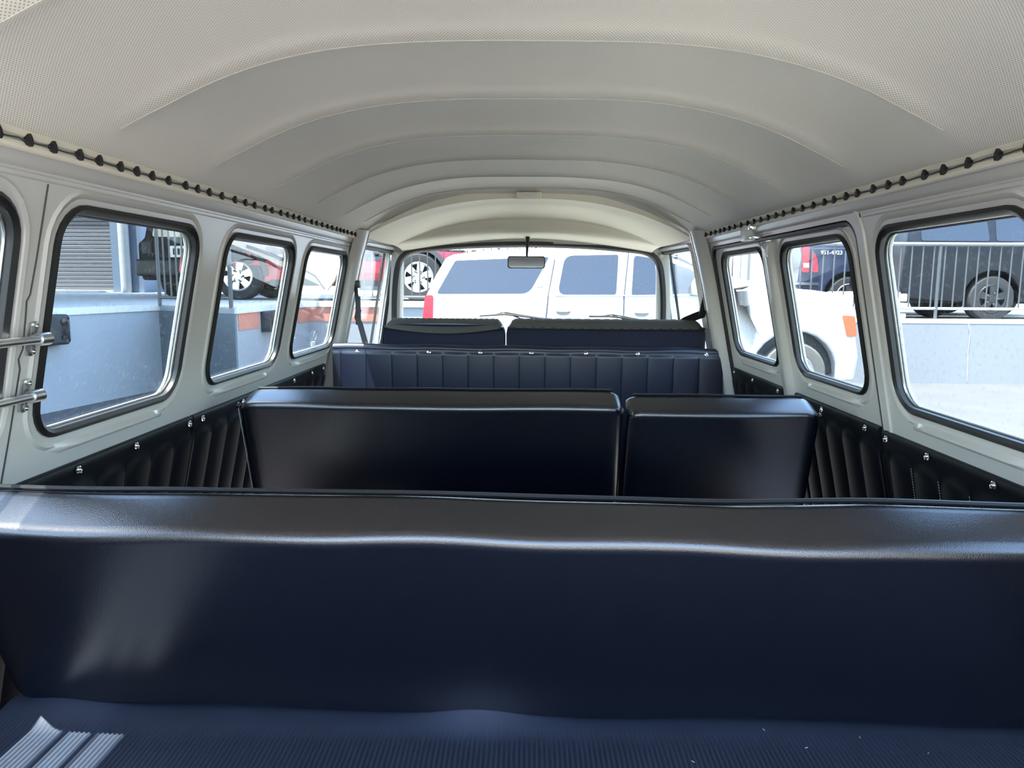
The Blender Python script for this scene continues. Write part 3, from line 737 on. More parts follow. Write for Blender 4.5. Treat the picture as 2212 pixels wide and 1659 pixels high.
br = thing('seat_belt', 'black seat belt folded from the right door pillar over the double seat', 'seat belt', at(1525, 616, y=3.0))
obj('anchor', box_bm(at(1517, 622, y=2.99) - Vector((0, 0.006, 0)), at(1531, 610, y=2.99) + Vector((0, 0.02, 0)), 0.003), plastic_b, br)
obj('webbing', strip_bm([at(1526, 622, y=3.0), at(1523, 640, y=3.0)], 0.013, 0.003, (0, 1, 0.05)), webbing, br)
obj('guide', strip_bm([at(1525, 638, y=3.0), at(1520, 660, y=3.01), at(1516, 682, y=3.03)], 0.026, 0.012, (0, 1, 0.05)), plastic_b, br)
obj('lower_webbing', strip_bm([at(1518, 678, y=3.03), at(1504, 683, y=3.05), at(1482, 692, y=3.08), at(1470, 700, y=3.10)], 0.034, 0.004, (0, 1, 0.3)), webbing, br)

# etched marks on two panes
em = thing('etched_glass_mark', 'small etched oval stamp in the corner of the left front-most side window', 'glass mark', LS(2.80, -0.17, 0.011))
q = at(681, 732, x=-(xw(-0.19)+0.0112)); 
obj('oval_ring', sweep_bm(rrect(q.y-0.020, q.y+0.020, q.z-CH-0.004, q.z-CH+0.026, 0.0149), [(0, 0.0112), (0.0022, 0.0112), (0.0022, 0.0106), (0, 0.0106)], LS), etch, em)
for i in range(4): obj('glyph', box_bm(LS(q.y-0.022+i*0.012, q.z-CH-0.026, 0.0118), LS(q.y-0.022+i*0.012+0.006, q.z-CH-0.010, 0.0106)), etch, em)
em2 = thing('etched_glass_mark', 'vertical row of tiny etched marks low on the large right window', 'glass mark', RS(1.47, -0.19, 0.011))
for i, (px, py) in enumerate(((1939, 842), (1942, 852), (1945, 862), (1948, 870), (1945, 838), (1949, 848), (1952, 858), (1954, 868))):
    p = at(px, py, x=xw(-0.2)+0.0115); obj('glyph', box_bm(p - Vector((0.0003, 0.0035, 0.0022)), p + Vector((0.0003, 0.0035, 0.0022))), ink, em2)
# ================================================================== outside
tag(obj('ground', box_bm((-60, -40, -0.3), (60, 90, 0.0)), ground_m), 'sunlit grey asphalt yard around the van', 'ground', kind='structure')
tag(obj('added_bounce_apron', box_bm((-0.9, -9, 0.0), (3.4, 6.4, 0.012)), apron_m), 'unseen pale concrete apron added to bounce light into the van', 'apron', kind='structure')  # unseen pale slab, added to bounce sunlight onto the headliner
DH = CH - 0.31                                             # left dock height
DR = CH - 0.545                                            # right wall height
def prism(name, pts, z0, z1, mat, parent=None): return obj(name, panel_bm(pts, [], lambda u, v, d: Vector((u, v, d)), z0, z1), mat, parent, smooth=False)
cA0, cAB, cBC, cC1 = (-7.0, -2.0), (-4.86, 9.75), (-3.50, 8.86), (-3.45, 11.75)
dock = tag(prism('dock_left', [cA0, cAB, cBC, cC1, (3.6, 11.75), (3.6, 60), (-50, 60), (-50, -2)], 0.0, DH, concrete), 'raised concrete loading dock on the left and ahead of the van', 'dock', kind='structure')
prism('deck_slab', [(cA0[0]-0.02, cA0[1]), (cAB[0]+0.02, cAB[1]+0.0), (cBC[0]+0.03, cBC[1]-0.02), (cC1[0]+0.03, cC1[1]-0.03), (3.6, 11.72), (3.6, 60), (-50, 60), (-50, -2)], DH-0.07, DH+0.012, platform, dock)
# return face between the two dock corners, given an even darker colour
def face_strip(name, a, b, z0, z1, t, mat, parent):
    a, b = Vector((a[0], a[1], 0)), Vector((b[0], b[1], 0)); n = (b-a).cross(Vector((0, 0, 1))).normalized()
    bm = bmesh.new(); vs_ = [bm.verts.new(p) for p in (a+n*t+Vector((0, 0, z0)), b+n*t+Vector((0, 0, z0)), b+n*t+Vector((0, 0, z1)), a+n*t+Vector((0, 0, z1)), a-n*0.02+Vector((0, 0, z0)), b-n*0.02+Vector((0, 0, z0)), b-n*0.02+Vector((0, 0, z1)), a-n*0.02+Vector((0, 0, z1)))]
    for f in ((0, 1, 2, 3), (5, 4, 7, 6), (4, 0, 3, 7), (1, 5, 6, 2), (3, 2, 6, 7), (4, 5, 1, 0)): bm.faces.new([vs_[i] for i in f])
    return obj(name, bm, mat, parent, smooth=False)
face_strip('dark_return', cAB, cBC, 0.0, DH-0.07, 0.006, concrete_dk, dock)
def lerp(a, b, t): return (a[0]+(b[0]-a[0])*t, a[1]+(b[1]-a[1])*t)
face_strip('salmon_band', lerp(cBC, cC1, 0.03), lerp(cBC, cC1, 0.26), DH-0.28, DH-0.072, 0.008, salmon, dock)
face_strip('salmon_band', lerp(cBC, cC1, 0.80), (cC1[0], cC1[1]), DH-0.30, DH-0.072, 0.008, salmon, dock)
face_strip('salmon_band', (-3.45, 11.75), (-2.30, 11.75), DH-0.30, DH-0.072, 0.008, salmon, dock)
# rubber dock bumpers
bpos = at(137, 715, y=7.75); nA = (Vector((cAB[0], cAB[1], 0)) - Vector((cA0[0], cA0[1], 0))).normalized(); outA = Vector((nA.y, -nA.x, 0))
tA = (bpos.y - cA0[1])/(cAB[1]-cA0[1]); base = Vector((cA0[0]+(cAB[0]-cA0[0])*tA, bpos.y, bpos.z))
bmpr = thing('dock_bumper', 'square grey-brown rubber dock bumper with four bolts on the left wall', 'dock bumper', base)
BM = lambda u, v, d: base + nA*u + Vector((0, 0, v)) + outA*d
obj('block', sweep_bm(rrect(-0.48, 0.36, -0.165, 0.165, 0.05), [(0.0, 0.0), (0.0, 0.13), (-0.03, 0.16), (-0.164, 0.16), (-0.164, 0.0)], BM), cladding, bmpr)
for u in (-0.24, 0.24):
    for v in (-0.09, 0.09): obj('bolt', lathe_bm([(0.03, 0.0), (0.03, 0.012), (0.0, 0.014)], 8, Matrix.Translation(BM(u, v, 0.158)) @ outA.to_track_quat('Z', 'Y').to_matrix().to_4x4()), rubber, bmpr)
bl2 = thing('dock_bumper', 'black laminated rubber bumper beside the salmon band', 'dock bumper', (-3.43, 10.0, DH-0.28))
for k in range(9):
    y = 9.68 + k*0.085; obj('leaf', box_bm((-3.49, y, DH-0.34+0.01*(k % 3)), (-3.36 + 0.012*(k % 2), y+0.07, DH-0.075), 0.008), rubber if k % 3 else cladding, bl2)

# right dock wall
tag(obj('dock_right', box_bm((3.6, 11.05, 0), (60, 60, DR)), concrete_w), 'pale painted concrete retaining wall on the right', 'dock', kind='structure')
kerb = tag(obj('wall_cap', box_bm((3.62, 11.045, DR), (60, 11.45, DR+0.06), 0.012), platform), 'whitish concrete cap along the right retaining wall', 'kerb', kind='structure')
tag(tube('crack', [at(2092, 700, y=11.03), at(2096, 720, y=11.04), at(2091, 760, y=11.04), at(2089, 824, y=11.04)], 0.004, sign_w, None, 6), 'thin white cable running down the right concrete wall', 'crack')  # thin white tube drawn for a whitish crack in the wall

# ---------------------------------------------------------------- railings
def railing(label, a, b, z0, ztop, zlow, pitch, mat, mat_top, posts=(0.0, 1.0), r=0.011, group='metal railings on the docks'):
    a, b = Vector((a[0], a[1], 0)), Vector((b[0], b[1], 0)); L = (b-a).length
    t = thing('railing', label, 'railing', (a.x, a.y, z0))
    tube('top_rail', [a + Vector((0, 0, ztop)), b + Vector((0, 0, ztop))], 0.026, mat_top, t, 8)
    tube('bottom_rail', [a + Vector((0, 0, zlow)), b + Vector((0, 0, zlow))], 0.020, mat_top, t, 8)
    bm = tube_bm([(0, 0, zlow-z0), (0, 0, ztop-z0)], r, 6); bmesh.ops.recalc_face_normals(bm, faces=bm.faces[:])
    me = bpy.data.meshes.new('bar'); bm.to_mesh(me); bm.free(); me.materials.append(mat)
    n = int(L/pitch)
    for k in range(1, n):
        p = a + (b-a)*(k/n); link('bar', me, (p.x, p.y, z0), t)
    for q in posts:
        p = a + (b-a)*q; tube('post', [(p.x, p.y, z0-0.02), (p.x, p.y, ztop)], 0.024, mat, t, 8)
    return t
railing('dark steel railing above the right retaining wall', (3.75, 11.22), (12.5, 11.22), DR+0.06, CH+0.62, CH-0.325, 0.160, steel, steel_pale, (0.01, 0.269, 0.5, 0.75, 1.0))
railing('dark steel railing at the dock corner in front of the dark car', lerp(cAB, cBC, 0.02), lerp(cAB, cBC, 0.62), DH+0.012, DH+1.1, DH+0.10, 0.125, steel, steel, (0.0, 1.0))
railing('dark steel railing on the dock behind the white car', (-2.72, 11.9), (3.5, 11.9), DH+0.012, CH+0.62, CH-0.22, 0.125, steel, steel, (0.0, 0.3, 0.65, 1.0))
pp = lerp(cAB, cBC, 0.96); tag(tube('bollard_post', [(pp[0], pp[1], DH), (pp[0]+0.0, pp[1], DH+1.15)], 0.027, steel, None, 8), 'single dark steel post standing before the alloy wheel', 'post')

# ---------------------------------------------------------------- cars
def wheel(parent, c, R, w, rim_mat, tyre, spokes=6, rim_k=0.62, side_y=-1):
    """c: centre, axle along y, outer face towards side_y"""
    M = Matrix.Translation(c) @ Matrix.Rotation(math.pi/2*(1 if side_y < 0 else -1), 4, 'X')
    rr = R*rim_k
    t = obj('tyre', lathe_bm([(rr, -w/2), (rr+0.02, -w/2-0.004), (R*0.93, -w/2+0.004), (R, -w/2+0.035), (R, w/2-0.035), (R*0.93, w/2-0.004), (rr+0.02, w/2+0.004), (rr, w/2), (rr*0.97, 0), (rr, -w/2)], 36, M), tyre, parent)
    rim = obj('rim', lathe_bm([(rr+0.004, w/2-0.004), (rr-0.012, w/2+0.004), (rr-0.03, w/2-0.012), (rr-0.035, w/2-0.07), (0.0, w/2-0.075)], 36, M), dark_in, t)
    obj('rim_lip', lathe_bm([(rr+0.006, w/2), (rr-0.004, w/2+0.008), (rr-0.028, w/2+0.002), (rr-0.03, w/2-0.02), (rr+0.004, w/2-0.01)], 36, M), rim_mat, t)
    bm = lathe_bm([(0.0, w/2+0.010), (rr*0.26, w/2+0.008), (rr*0.30, w/2-0.01), (rr*0.30, w/2-0.05)], 18, M)
    for k in range(spokes):
        a = 2*math.pi*k/spokes + 0.3
        for (r0, h0, r1, h1) in ((rr*0.2, 0.45*rr*0.5, rr*0.97, 0.62*rr*0.5),):
            vsx = []
            for (r_, hw_) in ((r0, h0*0.8), (r1, h1*0.85)):
                for (t_, z_) in ((-1, w/2+0.004), (1, w/2+0.004), (1, w/2-0.04), (-1, w/2-0.04)):
                    vsx.append(bm.verts.new(M @ Vector((r_*math.cos(a)-t_*hw_*math.sin(a), r_*math.sin(a)+t_*hw_*math.cos(a), z_))))
            A, B = vsx[:4], vsx[4:]
            for i in range(4): bm.faces.new((A[i], A[(i+1) % 4], B[(i+1) % 4], B[i]))
            bm.faces.new(B)
    obj('spokes', bm, rim_mat, t)
    for k in range(spokes):
        a = 2*math.pi*k/spokes; obj('lug_nut', lathe_bm([(0.017, 0.0), (0.017, 0.016), (0.0, 0.018)], 6, M @ Matrix.Translation((rr*0.40*math.cos(a), rr*0.40*math.sin(a), w/2+0.002))), ink, t)
    return t
def car(name, label, yN, yF, lower, green, mat, belt, roof_in, zr, under_z):
    """side profiles in (x, z) world; near side at yN, far side at yF; greenhouse tapers inwards with height"""
    xs = [p[0] for p in lower]
    t = thing(name, label, 'car', ((min(xs)+max(xs))/2, (yN+yF)/2, min(p[1] for p in lower)))
    def F(x, z, d):
        k = max(0, (z-belt)/(zr-belt))*roof_in if z > belt else 0.05*max(0, (belt-0.25-z))**2
        return Vector((x, (yN + k) if d == 0 else (yF - k), z))
    bm = panel_bm(lower, [], F, 0, 1)
    join(bm, panel_bm(green, [], F, 0, 1))
    bmesh.ops.remove_doubles(bm, verts=bm.verts[:], dist=0.0005)
    body = obj('body', bm, mat, t, angle=28)
    bv = body.modifiers.new('soft_edges', 'BEVEL'); bv.width = 0.035; bv.segments = 3; bv.limit_method = 'ANGLE'; bv.angle_limit = math.radians(38)
    obj('underbody', box_bm((min(xs)+0.25, yN+0.28, under_z-0.12), (max(xs)-0.25, yF-0.28, under_z+0.45)), dark_in, t)
    return t, F
def on_side(F, t, name, loop, mat, off=0.006, thick=0.02, holes=[]):
    return obj(name, panel_bm(loop, holes, lambda u, v, d: F(u, v, 0) + Vector((0, d, 0)), -off, thick), mat, t, angle=50)
def arch(cx, cz, R, zb, n=12):
    """wheel-arch notch points along the sill, left to right (clockwise on top)"""
    a0 = math.asin(max(-1, min(1, (zb-cz)/R)))
    return [(cx - R*math.cos(a0 + (math.pi-2*a0)*k/n), cz + R*math.sin(a0 + (math.pi-2*a0)*k/n)) for k in range(n+1)]

# white SUV parked across the front
YS = 8.72
def S(px, py, yy=YS): p = at(px, py, y=yy); return (p.x, p.z)
gx = lambda px: S(px, 700)[0]
wf, wr = gx(1722), gx(1722) - 2.95
zs, zb = 0.40, 0.34
low = [S(914, 690), S(909, 725), (gx(900), 0.62), (gx(903), 0.42), (gx(912), 0.36)] + arch(wr, 0.40, 0.46, zs)+ arch(wf, 0.40, 0.50, zs) + \
      [(gx(1816), zb-0.02), S(1848, 822), S(1856, 770), S(1850, 728), S(1846, 690), S(1840, 650), S(1828, 637), S(1760, 627), S(1700, 622), S(1640, 620), S(1590, 624), S(1560, 634), S(1440, 640), S(1200, 637), S(921, 637)]
belt = S(1200, 637)[1]
grn = [S(921, 637), S(938, 597), S(960, 556), S(975, 549), S(1040, 540), S(1109, 536), S(1244, 533), S(1340, 536), S(1400, 543), S(1460, 556), S(1510, 578), S(1560, 612), S(1590, 628), S(1560, 634), S(1440, 640), S(1200, 637)]
suv, SF = car('white_suv', 'large white sport utility car parked across the front of the van', YS, YS+1.98, low, grn, car_white, belt, 0.20, S(1244, 533)[1], 0.45)
on_side(SF, suv, 'window', rpoly([S(981, 562), S(1187, 554), S(1143, 634), S(943, 634)], [0.03, 0.03, 0.10, 0.03]), car_glass)
on_side(SF, suv, 'window', rpoly([S(1222, 551), S(1340, 548.5), S(1331, 636), S(1204, 636)], [0.10, 0.03, 0.03, 0.10]), car_glass)
on_side(SF, suv, 'window', rpoly([S(1374, 550), S(1440, 561), S(1500, 583), S(1545, 632), S(1364, 637)], [0.05, 0.05, 0.06, 0.03, 0.02]), car_glass)
on_side(SF, suv, 'window_trim', [S(1200, 637.5), S(1545, 637), S(1545, 639.5), S(1200, 640)], chrome, 0.012)
on_side(SF, suv, 'tail_lamp', rpoly([S(918, 637.5), S(936.5, 637.5), S(935, 700), S(912, 700)], 0.03), red_lamp, 0.016)
on_side(SF, suv, 'marker_lamp', rpoly([S(1819, 681), S(1846, 683), S(1850, 727), S(1829, 727)], 0.02), amber_lamp, 0.014)
for px, py in ((1217, 667), (1386, 670)):
    h = obj('door_handle', panel_bm(rpoly([S(px-24, py-4), S(px+24, py-5), S(px+22, py+3), S(px+8, py+6), S(px-8, py+6), S(px-22, py+3)], 0.02), [], lambda u, v, d: SF(u, v, 0) + Vector((0, d, 0)), -0.045, -0.015), car_white, suv)
    obj('handle_shadow', panel_bm(rpoly([S(px-18, py+2), S(px+18, py+2), S(px+12, py+14), S(px-12, py+14)], 0.05), [], lambda u, v, d: SF(u, v, 0) + Vector((0, d, 0)), -0.003, 0.01), steel_pale, h)  # grey patch paints the shadow under the door handle
for pts in (((1199, 560), (1184, 640), (1178, 700), (1180, 800)), ((1362, 545), (1348, 640), (1346, 700), (1350, 800)), ((1560, 632), (1540, 680), (1545, 800))):
    obj('door_seam', tube_bm([SF(*S(*p), 0) - Vector((0, 0.001, 0)) for p in pts], 0.009, 5), ink, suv)
lt = S(1168, 619); text_mesh('badge', 'LT', 0.06, Matrix.Translation(SF(lt[0], lt[1], 0) - Vector((0, 0.006, 0))) @ Matrix.Rotation(math.pi/2, 4, 'X'), steel, suv, 0.004)
mp = S(1510, 617); mo = SF(mp[0], mp[1], 0)
obj('wing_mirror', sweep_bm(rrect(-0.10, 0.14, -0.11, 0.11, (0.05, 0.05, 0.10, 0.10)), [(0, 0.0), (-0.0, 0.10), (-0.03, 0.16), (-0.10, 0.17), (-0.10, 0.0)], lambda u, v, d: mo + Vector((u, -0.10-d, v))), car_white, suv)
obj('mirror_base', box_bm(mo + Vector((-0.05, -0.16, -0.10)), mo + Vector((0.10, 0.05, -0.04)), 0.02), cladding, suv)
for k, (a, b) in enumerate(((1118, 1140), (1225, 1245))):
    pa, pb = at(a, 533, y=YS+0.24), at(b, 536, y=YS+0.24); obj('roof_rail_foot', box_bm(pa - Vector((0, 0.02, 0.015)), pb + Vector((0, 0.03, 0.03)), 0.006), alu, suv)
tube('roof_rail', [at(1010, 539, y=YS+0.25), at(1060, 533, y=YS+0.25), at(1240, 529.5, y=YS+0.25), at(1400, 538, y=YS+0.25)], 0.018, alu, suv, 8)
arch_liner = lambda cx: obj('arch_liner', panel_bm([(cx+0.50*math.cos(math.pi*k/14), 0.40+0.50*math.sin(math.pi*k/14)) for k in range(15)], [], lambda u, v, d: Vector((u, d, v)), YS+0.16, YS+0.30), cladding, suv)
arch_liner(wf); arch_liner(wr)
wheel(suv, Vector((wf, YS+0.14, 0.39)), 0.385, 0.25, chrome, tyre_dust, 5)
wheel(suv, Vector((wr, YS+0.14, 0.39)), 0.385, 0.25, chrome, tyre_dust, 5)
for cx in (wf, wr):
    wheel(suv, Vector((cx, YS+1.98-0.14, 0.39)), 0.385, 0.25, chrome, tyre_dust, 5, side_y=1)
# windscreen glass of the SUV
g0, g1 = S(1572, 622), S(1470, 562)
obj('windscreen', panel_bm([(YS+0.16, 0), (YS+1.82, 0), (YS+1.70, 1), (YS+0.28, 1)], [], lambda u, v, d: Vector((g0[0]+(g1[0]-g0[0])*v + 0.03 + d*0.5, u, g0[1]+(g1[1]-g0[1])*v + 0.05 + d)), 0.0, 0.008), car_glass, suv)

# red SUV on the dock
YR = 12.32
def Rr(px, py): p = at(px, py, y=YR); return (p.x, p.z)
rx = lambda px: Rr(px, 640)[0]
zd = DH + 0.012
w1, w2 = rx(515), rx(904)
zsr = zd + 0.30
lowr = [(w1-0.95, zd+0.75), (w1-0.98, zd+0.45), (w1-0.85, zsr)] + arch(w1, zd+0.40, 0.45, zsr) + arch(w2, zd+0.40, 0.45, zsr) + [(w2+0.85, zsr), (w2+0.98, zd+0.5), (w2+0.95, zd+0.85), (w2+0.75, zd+0.80), (w2-0.35, zd+0.88), (w2-0.48, zd+0.60), (w1-0.90, zd+0.60)]
grnr = [(w1-0.90, zd+0.60), (w1-0.78, zd+1.72), (w1-0.55, zd+1.80), (w2-1.25, zd+1.80), (w2-0.95, zd+1.72), (w2-0.48, zd+0.60)]
red, RF = car('red_suv', 'red sport utility car with alloy wheels parked on the dock behind the railing', YR, YR+1.85, lowr, grnr, car_red, zd+0.60, 0.2, zd+1.8, zd+0.4)
for a, b in ((w1-0.80, w1+0.15), (w1+0.22, w1+1.12), (w1+1.20, w2-0.62)):
    on_side(RF, red, 'window', rpoly([(a, zd+0.66), (b+0.02, zd+0.66), (b-0.06 if b > w2-0.8 else b-0.02, zd+1.68), (a+0.04, zd+1.68)], 0.04), car_glass)
for cx in (w1, w2):
    ring = [(cx+R_*math.cos(t_), zd+0.40+R_*math.sin(t_)) for R_, t_ in [(0.52, math.pi*k/16) for k in range(17)]] + [(cx+0.44*math.cos(math.pi*(16-k)/16), zd+0.40+0.44*math.sin(math.pi*(16-k)/16)) for k in range(17)]
    on_side(RF, red, 'arch_flare', ring, cladding, 0.03, 0.02)
    wheel(red, Vector((cx, YR+0.13, zd+0.395)), 0.395, 0.26, alu, tyre_m, 6)
    wheel(red, Vector((cx, YR+1.72, zd+0.395)), 0.395, 0.26, alu, tyre_m, 6, side_y=1)
on_side(RF, red, 'side_moulding', rpoly([(w1+0.58, zd+0.46), (w2-0.58, zd+0.46), (w2-0.58, zd+0.54), (w1+0.58, zd+0.54)], 0.02), car_red, 0.03)
on_side(RF, red, 'sill_step', rpoly([(w1+0.55, zd+0.24), (w2-0.55, zd+0.24), (w2-0.55, zd+0.34), (w1+0.55, zd+0.34)], 0.02), cladding, 0.05)

# cream slanted vehicle panel with a wiper in front of the red car
YC = 12.0
hp = thing('vehicle_hatch', 'cream slanted vehicle hatch with a dark wiper in front of the red car', 'car hatch', (rx(632), YC, zd))
C2 = lambda px, py: (at(px, py, y=YC).x, at(px, py, y=YC).z)
HM = lambda u, v, d: Vector((u, YC + d + 0.15*(v-CH), v))
obj('hatch_skin', panel_bm(rpoly([C2(455, 508), C2(488, 524), C2(560, 553), C2(640, 592), C2(690, 616), C2(706, 629), C2(722, 606), C2(734, 575), C2(640, 548), C2(560, 524), C2(500, 502)], 0.03), [], HM, 0.0, 0.08), cream_car, hp)
obj('pale_sky_panel', panel_bm(rpoly([C2(500, 503), C2(560, 526), C2(640, 550), C2(734, 578), C2(742, 545), C2(742, 480), C2(480, 480)], 0.03), [], HM, 0.02, 0.05), bld_pale, hp)  # opaque pale sheet, bright sky put into its colour
wp = [at(px, py, y=YC-0.03) for px, py in ((533, 532), (560, 541), (590, 552), (612, 561))]
tube('wiper', wp, 0.03, plastic_b, hp, 6)
tube('wiper_arm', [at(655, 582, y=YC-0.03), at(682, 597, y=YC-0.03), at(701, 624, y=YC-0.02)], 0.012, plastic_b, hp, 6)
obj('wiper_motor', box_bm(at(585, 558, y=YC-0.04), at(612, 549, y=YC) , 0.02), alu, hp)
tube('stay', [at(634, 585, y=YC+0.04), (at(634, 585, y=YC+0.04).x, YC+0.04, zd)], 0.02, steel, hp, 6)

# dark car facing the yard on the left dock
YD = 14.4
xd0 = at(301, 560, y=YD).x; xd1 = xd0 + 1.85
dk = thing('dark_suv', 'black sport utility car with a number plate behind the left dock railing', 'car', ((xd0+xd1)/2, YD+2.2, zd))
def DKm(u, v, d): return Vector((xd0 + u, YD + d, zd + v))
shape = rpoly([(0.05, 0.32), (1.80, 0.32), (1.85, 0.60), (1.85, 1.02), (1.72, 1.12), (1.58, 1.72), (1.40, 1.80), (0.45, 1.80), (0.27, 1.72), (0.13, 1.12), (0.0, 1.02), (0.0, 0.60)], 0.06)
bd = obj('body', panel_bm(shape, [], DKm, 0.0, 4.4), dull_black, dk, angle=30)
obj('rear_window', panel_bm(rpoly([(0.28, 1.15), (1.57, 1.15), (1.45, 1.66), (0.40, 1.66)], 0.06), [], DKm, -0.015, 0.02), car_glass, dk)
obj('bumper', box_bm(DKm(-0.03, 0.40, -0.14), DKm(1.88, 0.72, 0.02), 0.05, 3), cladding, dk)
pl = obj('number_plate', box_bm(DKm(0.62, 0.76, -0.03), DKm(1.22, 0.98, 0.0), 0.01), sign_w, dk)
for i in range(6): obj('glyph', box_bm(DKm(0.68+i*0.085, 0.81, -0.034), DKm(0.72+i*0.085+0.008*(i % 2), 0.93, -0.028)), ink, pl)
for u in (0.06, 1.60): obj('tail_lamp', box_bm(DKm(u, 0.82, -0.02), DKm(u+0.2, 1.06, 0.02), 0.02), cladding, dk)
for u in (0.30, 1.55):
    for d in (0.75, 3.6): obj('tyre', lathe_bm([(0.0, -0.12), (0.34, -0.12), (0.37, -0.09), (0.37, 0.09), (0.34, 0.12), (0.0, 0.12)], 24, Matrix.Translation(DKm(u, 0.37, d)) @ Matrix.Rotation(math.pi/2, 4, 'Y')), tyre_m, dk)

# dark blue car with lettering, and a black SUV, behind the right railing
zr = DR
def side_car(name, label, yN, x0, L, H, mat, flip, wf_, wr_, blt, rim=None):
    low_ = [(x0, zr+0.55), (x0+0.08, zr+0.36)] + arch(x0+wr_, zr+0.36, 0.44, zr+0.30) + arch(x0+wf_, zr+0.36, 0.44, zr+0.30) + [(x0+L-0.08, zr+0.36), (x0+L, zr+0.60), (x0+L-0.04, zr+blt-0.15), (x0+L-0.15, zr+blt), (x0+0.04, zr+blt)]
    gr_ = [(x0+0.04, zr+blt), (x0+0.16, zr+H-0.08), (x0+0.32, zr+H), (x0+L-2.0, zr+H), (x0+L-1.7, zr+H-0.08), (x0+L-1.05, zr+blt)]
    t, F = car(name, label, yN, yN+1.9, low_, gr_, mat, zr+blt, 0.2, zr+H, zr+0.4)
    n = 3; a0 = x0+0.28; a1 = x0+L-1.25
    for k in range(n):
        a = a0 + (a1-a0)*k/n; b = a0 + (a1-a0)*(k+1)/n - 0.10
        on_side(F, t, 'window', rpoly([(a, zr+blt+0.05), (b, zr+blt+0.05), (b-(0.25 if k == n-1 else 0.02), zr+H-0.12), (a+0.03, zr+H-0.12)], 0.05), car_glass)
    for cx in (x0+wr_, x0+wf_):
        wheel(t, Vector((cx, yN+0.13, zr+0.36)), 0.36, 0.24, rim or alu, tyre_m, 5)
        wheel(t, Vector((cx, yN+1.77, zr+0.36)), 0.36, 0.24, alu, tyre_m, 5, side_y=1)
    on_side(F, t, 'side_moulding', rpoly([(x0+wr_+0.5, zr+0.58), (x0+wf_-0.5, zr+0.58), (x0+wf_-0.5, zr+0.66), (x0+wr_+0.5, zr+0.66)], 0.02), cladding, 0.02)
    return t, F
bx = at(1724, 600, y=14.0).x
blue, BF = side_car('blue_suv', 'dark blue car with red tail lamps and white lettering behind the right railing', 14.0, bx, 4.7, 1.85, car_blue, False, 3.75, 0.95, 1.25)
def BP(px, py): p = at(px, py, y=14.0); return (p.x, p.z)
on_side(BF, blue, 'tail_lamp', rpoly([BP(1728, 534), BP(1748, 533), BP(1746, 588), BP(1732, 588)], 0.03), red_lamp, 0.03)
on_side(BF, blue, 'tail_lamp', rpoly([BP(1758, 545), BP(1764, 560), BP(1766, 588), BP(1753, 588)], 0.03), red_lamp, 0.03)
on_side(BF, blue, 'reverse_lamp', rpoly([BP(1734, 569), BP(1746, 568), BP(1746, 578), BP(1734, 578)], 0.01), sign_w, 0.04)
on_side(BF, blue, 'bumper_trim', rpoly([BP(1716, 610), BP(1765, 610), BP(1768, 616), BP(1716, 615)], 0.02), chrome, 0.05)
lx = BP(1796, 546); text_mesh('lettering', '951-4923', 0.105, Matrix.Translation(BF(lx[0], lx[1], 0) - Vector((0, 0.012, 0))) @ Matrix.Rotation(math.pi/2, 4, 'X'), sign_w, blue, 0.003)
kx = at(2135, 650, y=11.95).x
side_car('black_suv', 'glossy black sport utility car close behind the right railing', 11.85, kx-1.45, 5.0, 1.82, car_black, False, 4.2, 1.45, 1.20, plastic_b)

# white plastic barrier block on the right wall
wb0, wb1 = at(1926, 690, y=11.5), at(1961, 631, y=11.5)
wb = thing('barrier_block', 'white notched plastic barrier block standing on the right wall', 'barrier', ((wb0.x+wb1.x)/2, 11.7, DR+0.0))
obj('block', box_bm((wb0.x-0.9, 11.5, DR), (wb1.x-0.10, 11.8, wb1.z), 0.02), white_p, wb)
hgt = wb1.z - DR
for k in range(3): obj('lug', box_bm((wb1.x-0.11, 11.5, DR+hgt*(0.03+k*0.33)), (wb1.x, 11.8, DR+hgt*(0.03+k*0.33)+hgt*0.25), 0.01), white_p, wb)

# ---------------------------------------------------------------- buildings and signs
def building(name, label, x0, x1, y, depth, h, mat, z0):
    t = thing(name, label, 'building', ((x0+x1)/2, y+depth/2, z0)); obj('wall', box_bm((x0, y, z0), (x1, y+depth, z0+h)), mat, t); return t
yb = 19.5
sx0, sx1, px1 = at(60, 600, y=yb).x, at(246, 600, y=yb).x, at(312, 600, y=yb).x
wh = thing('warehouse', 'slate blue warehouse with a dark roller shutter door on the left dock', 'building', ((sx0+px1)/2, yb, zd))
obj('wall', box_bm((sx0-8, yb+0.35, zd), (px1-0.15, yb+6, zd+4.2)), bld_blue, wh)
obj('wall_pier', box_bm((sx1, yb-0.05, zd), (px1, yb+0.5, zd+4.2)), bld_blue, wh)
tube('downpipe', [((sx1+px1)/2-0.02, yb-0.12, zd), ((sx1+px1)/2-0.02, yb-0.12, zd+4.2)], 0.13, concrete, wh, 12)
sh = obj('shutter', box_bm((sx0-2.5, yb+0.24, zd), (sx1, yb+0.34, zd+3.4)), shutter_m, wh)
sl = box_bm((sx0-2.5, 0, 0.006), (sx1, 0.07, 0.098), 0.012, 1)
for v in sl.verts: v.co.x -= (sx0-2.5+sx1)/2
sme = bpy.data.meshes.new('slat'); sl.to_mesh(sme); sl.free(); sme.materials.append(shutter_m)
for k in range(33): link('slat', sme, ((sx0-2.5+sx1)/2, yb+0.18, zd + 0.03 + k*0.101), sh)
obj('threshold', box_bm((sx0-2.5, yb-0.5, zd), (sx1-0.1, yb+0.3, zd+0.06), 0.02), platform, wh)
obj('shutter_hood', box_bm((sx0-2.6, yb-0.15, zd+3.3), (sx1+0.1, yb+0.36, zd+3.9), 0.04), bld_blue, wh)
can = thing('added_shade_canopy', 'unseen flat canopy roof added to shade the left loading dock', 'canopy', (-9, 8, zd))  # canopy out of view, added to shade the dock and its wall
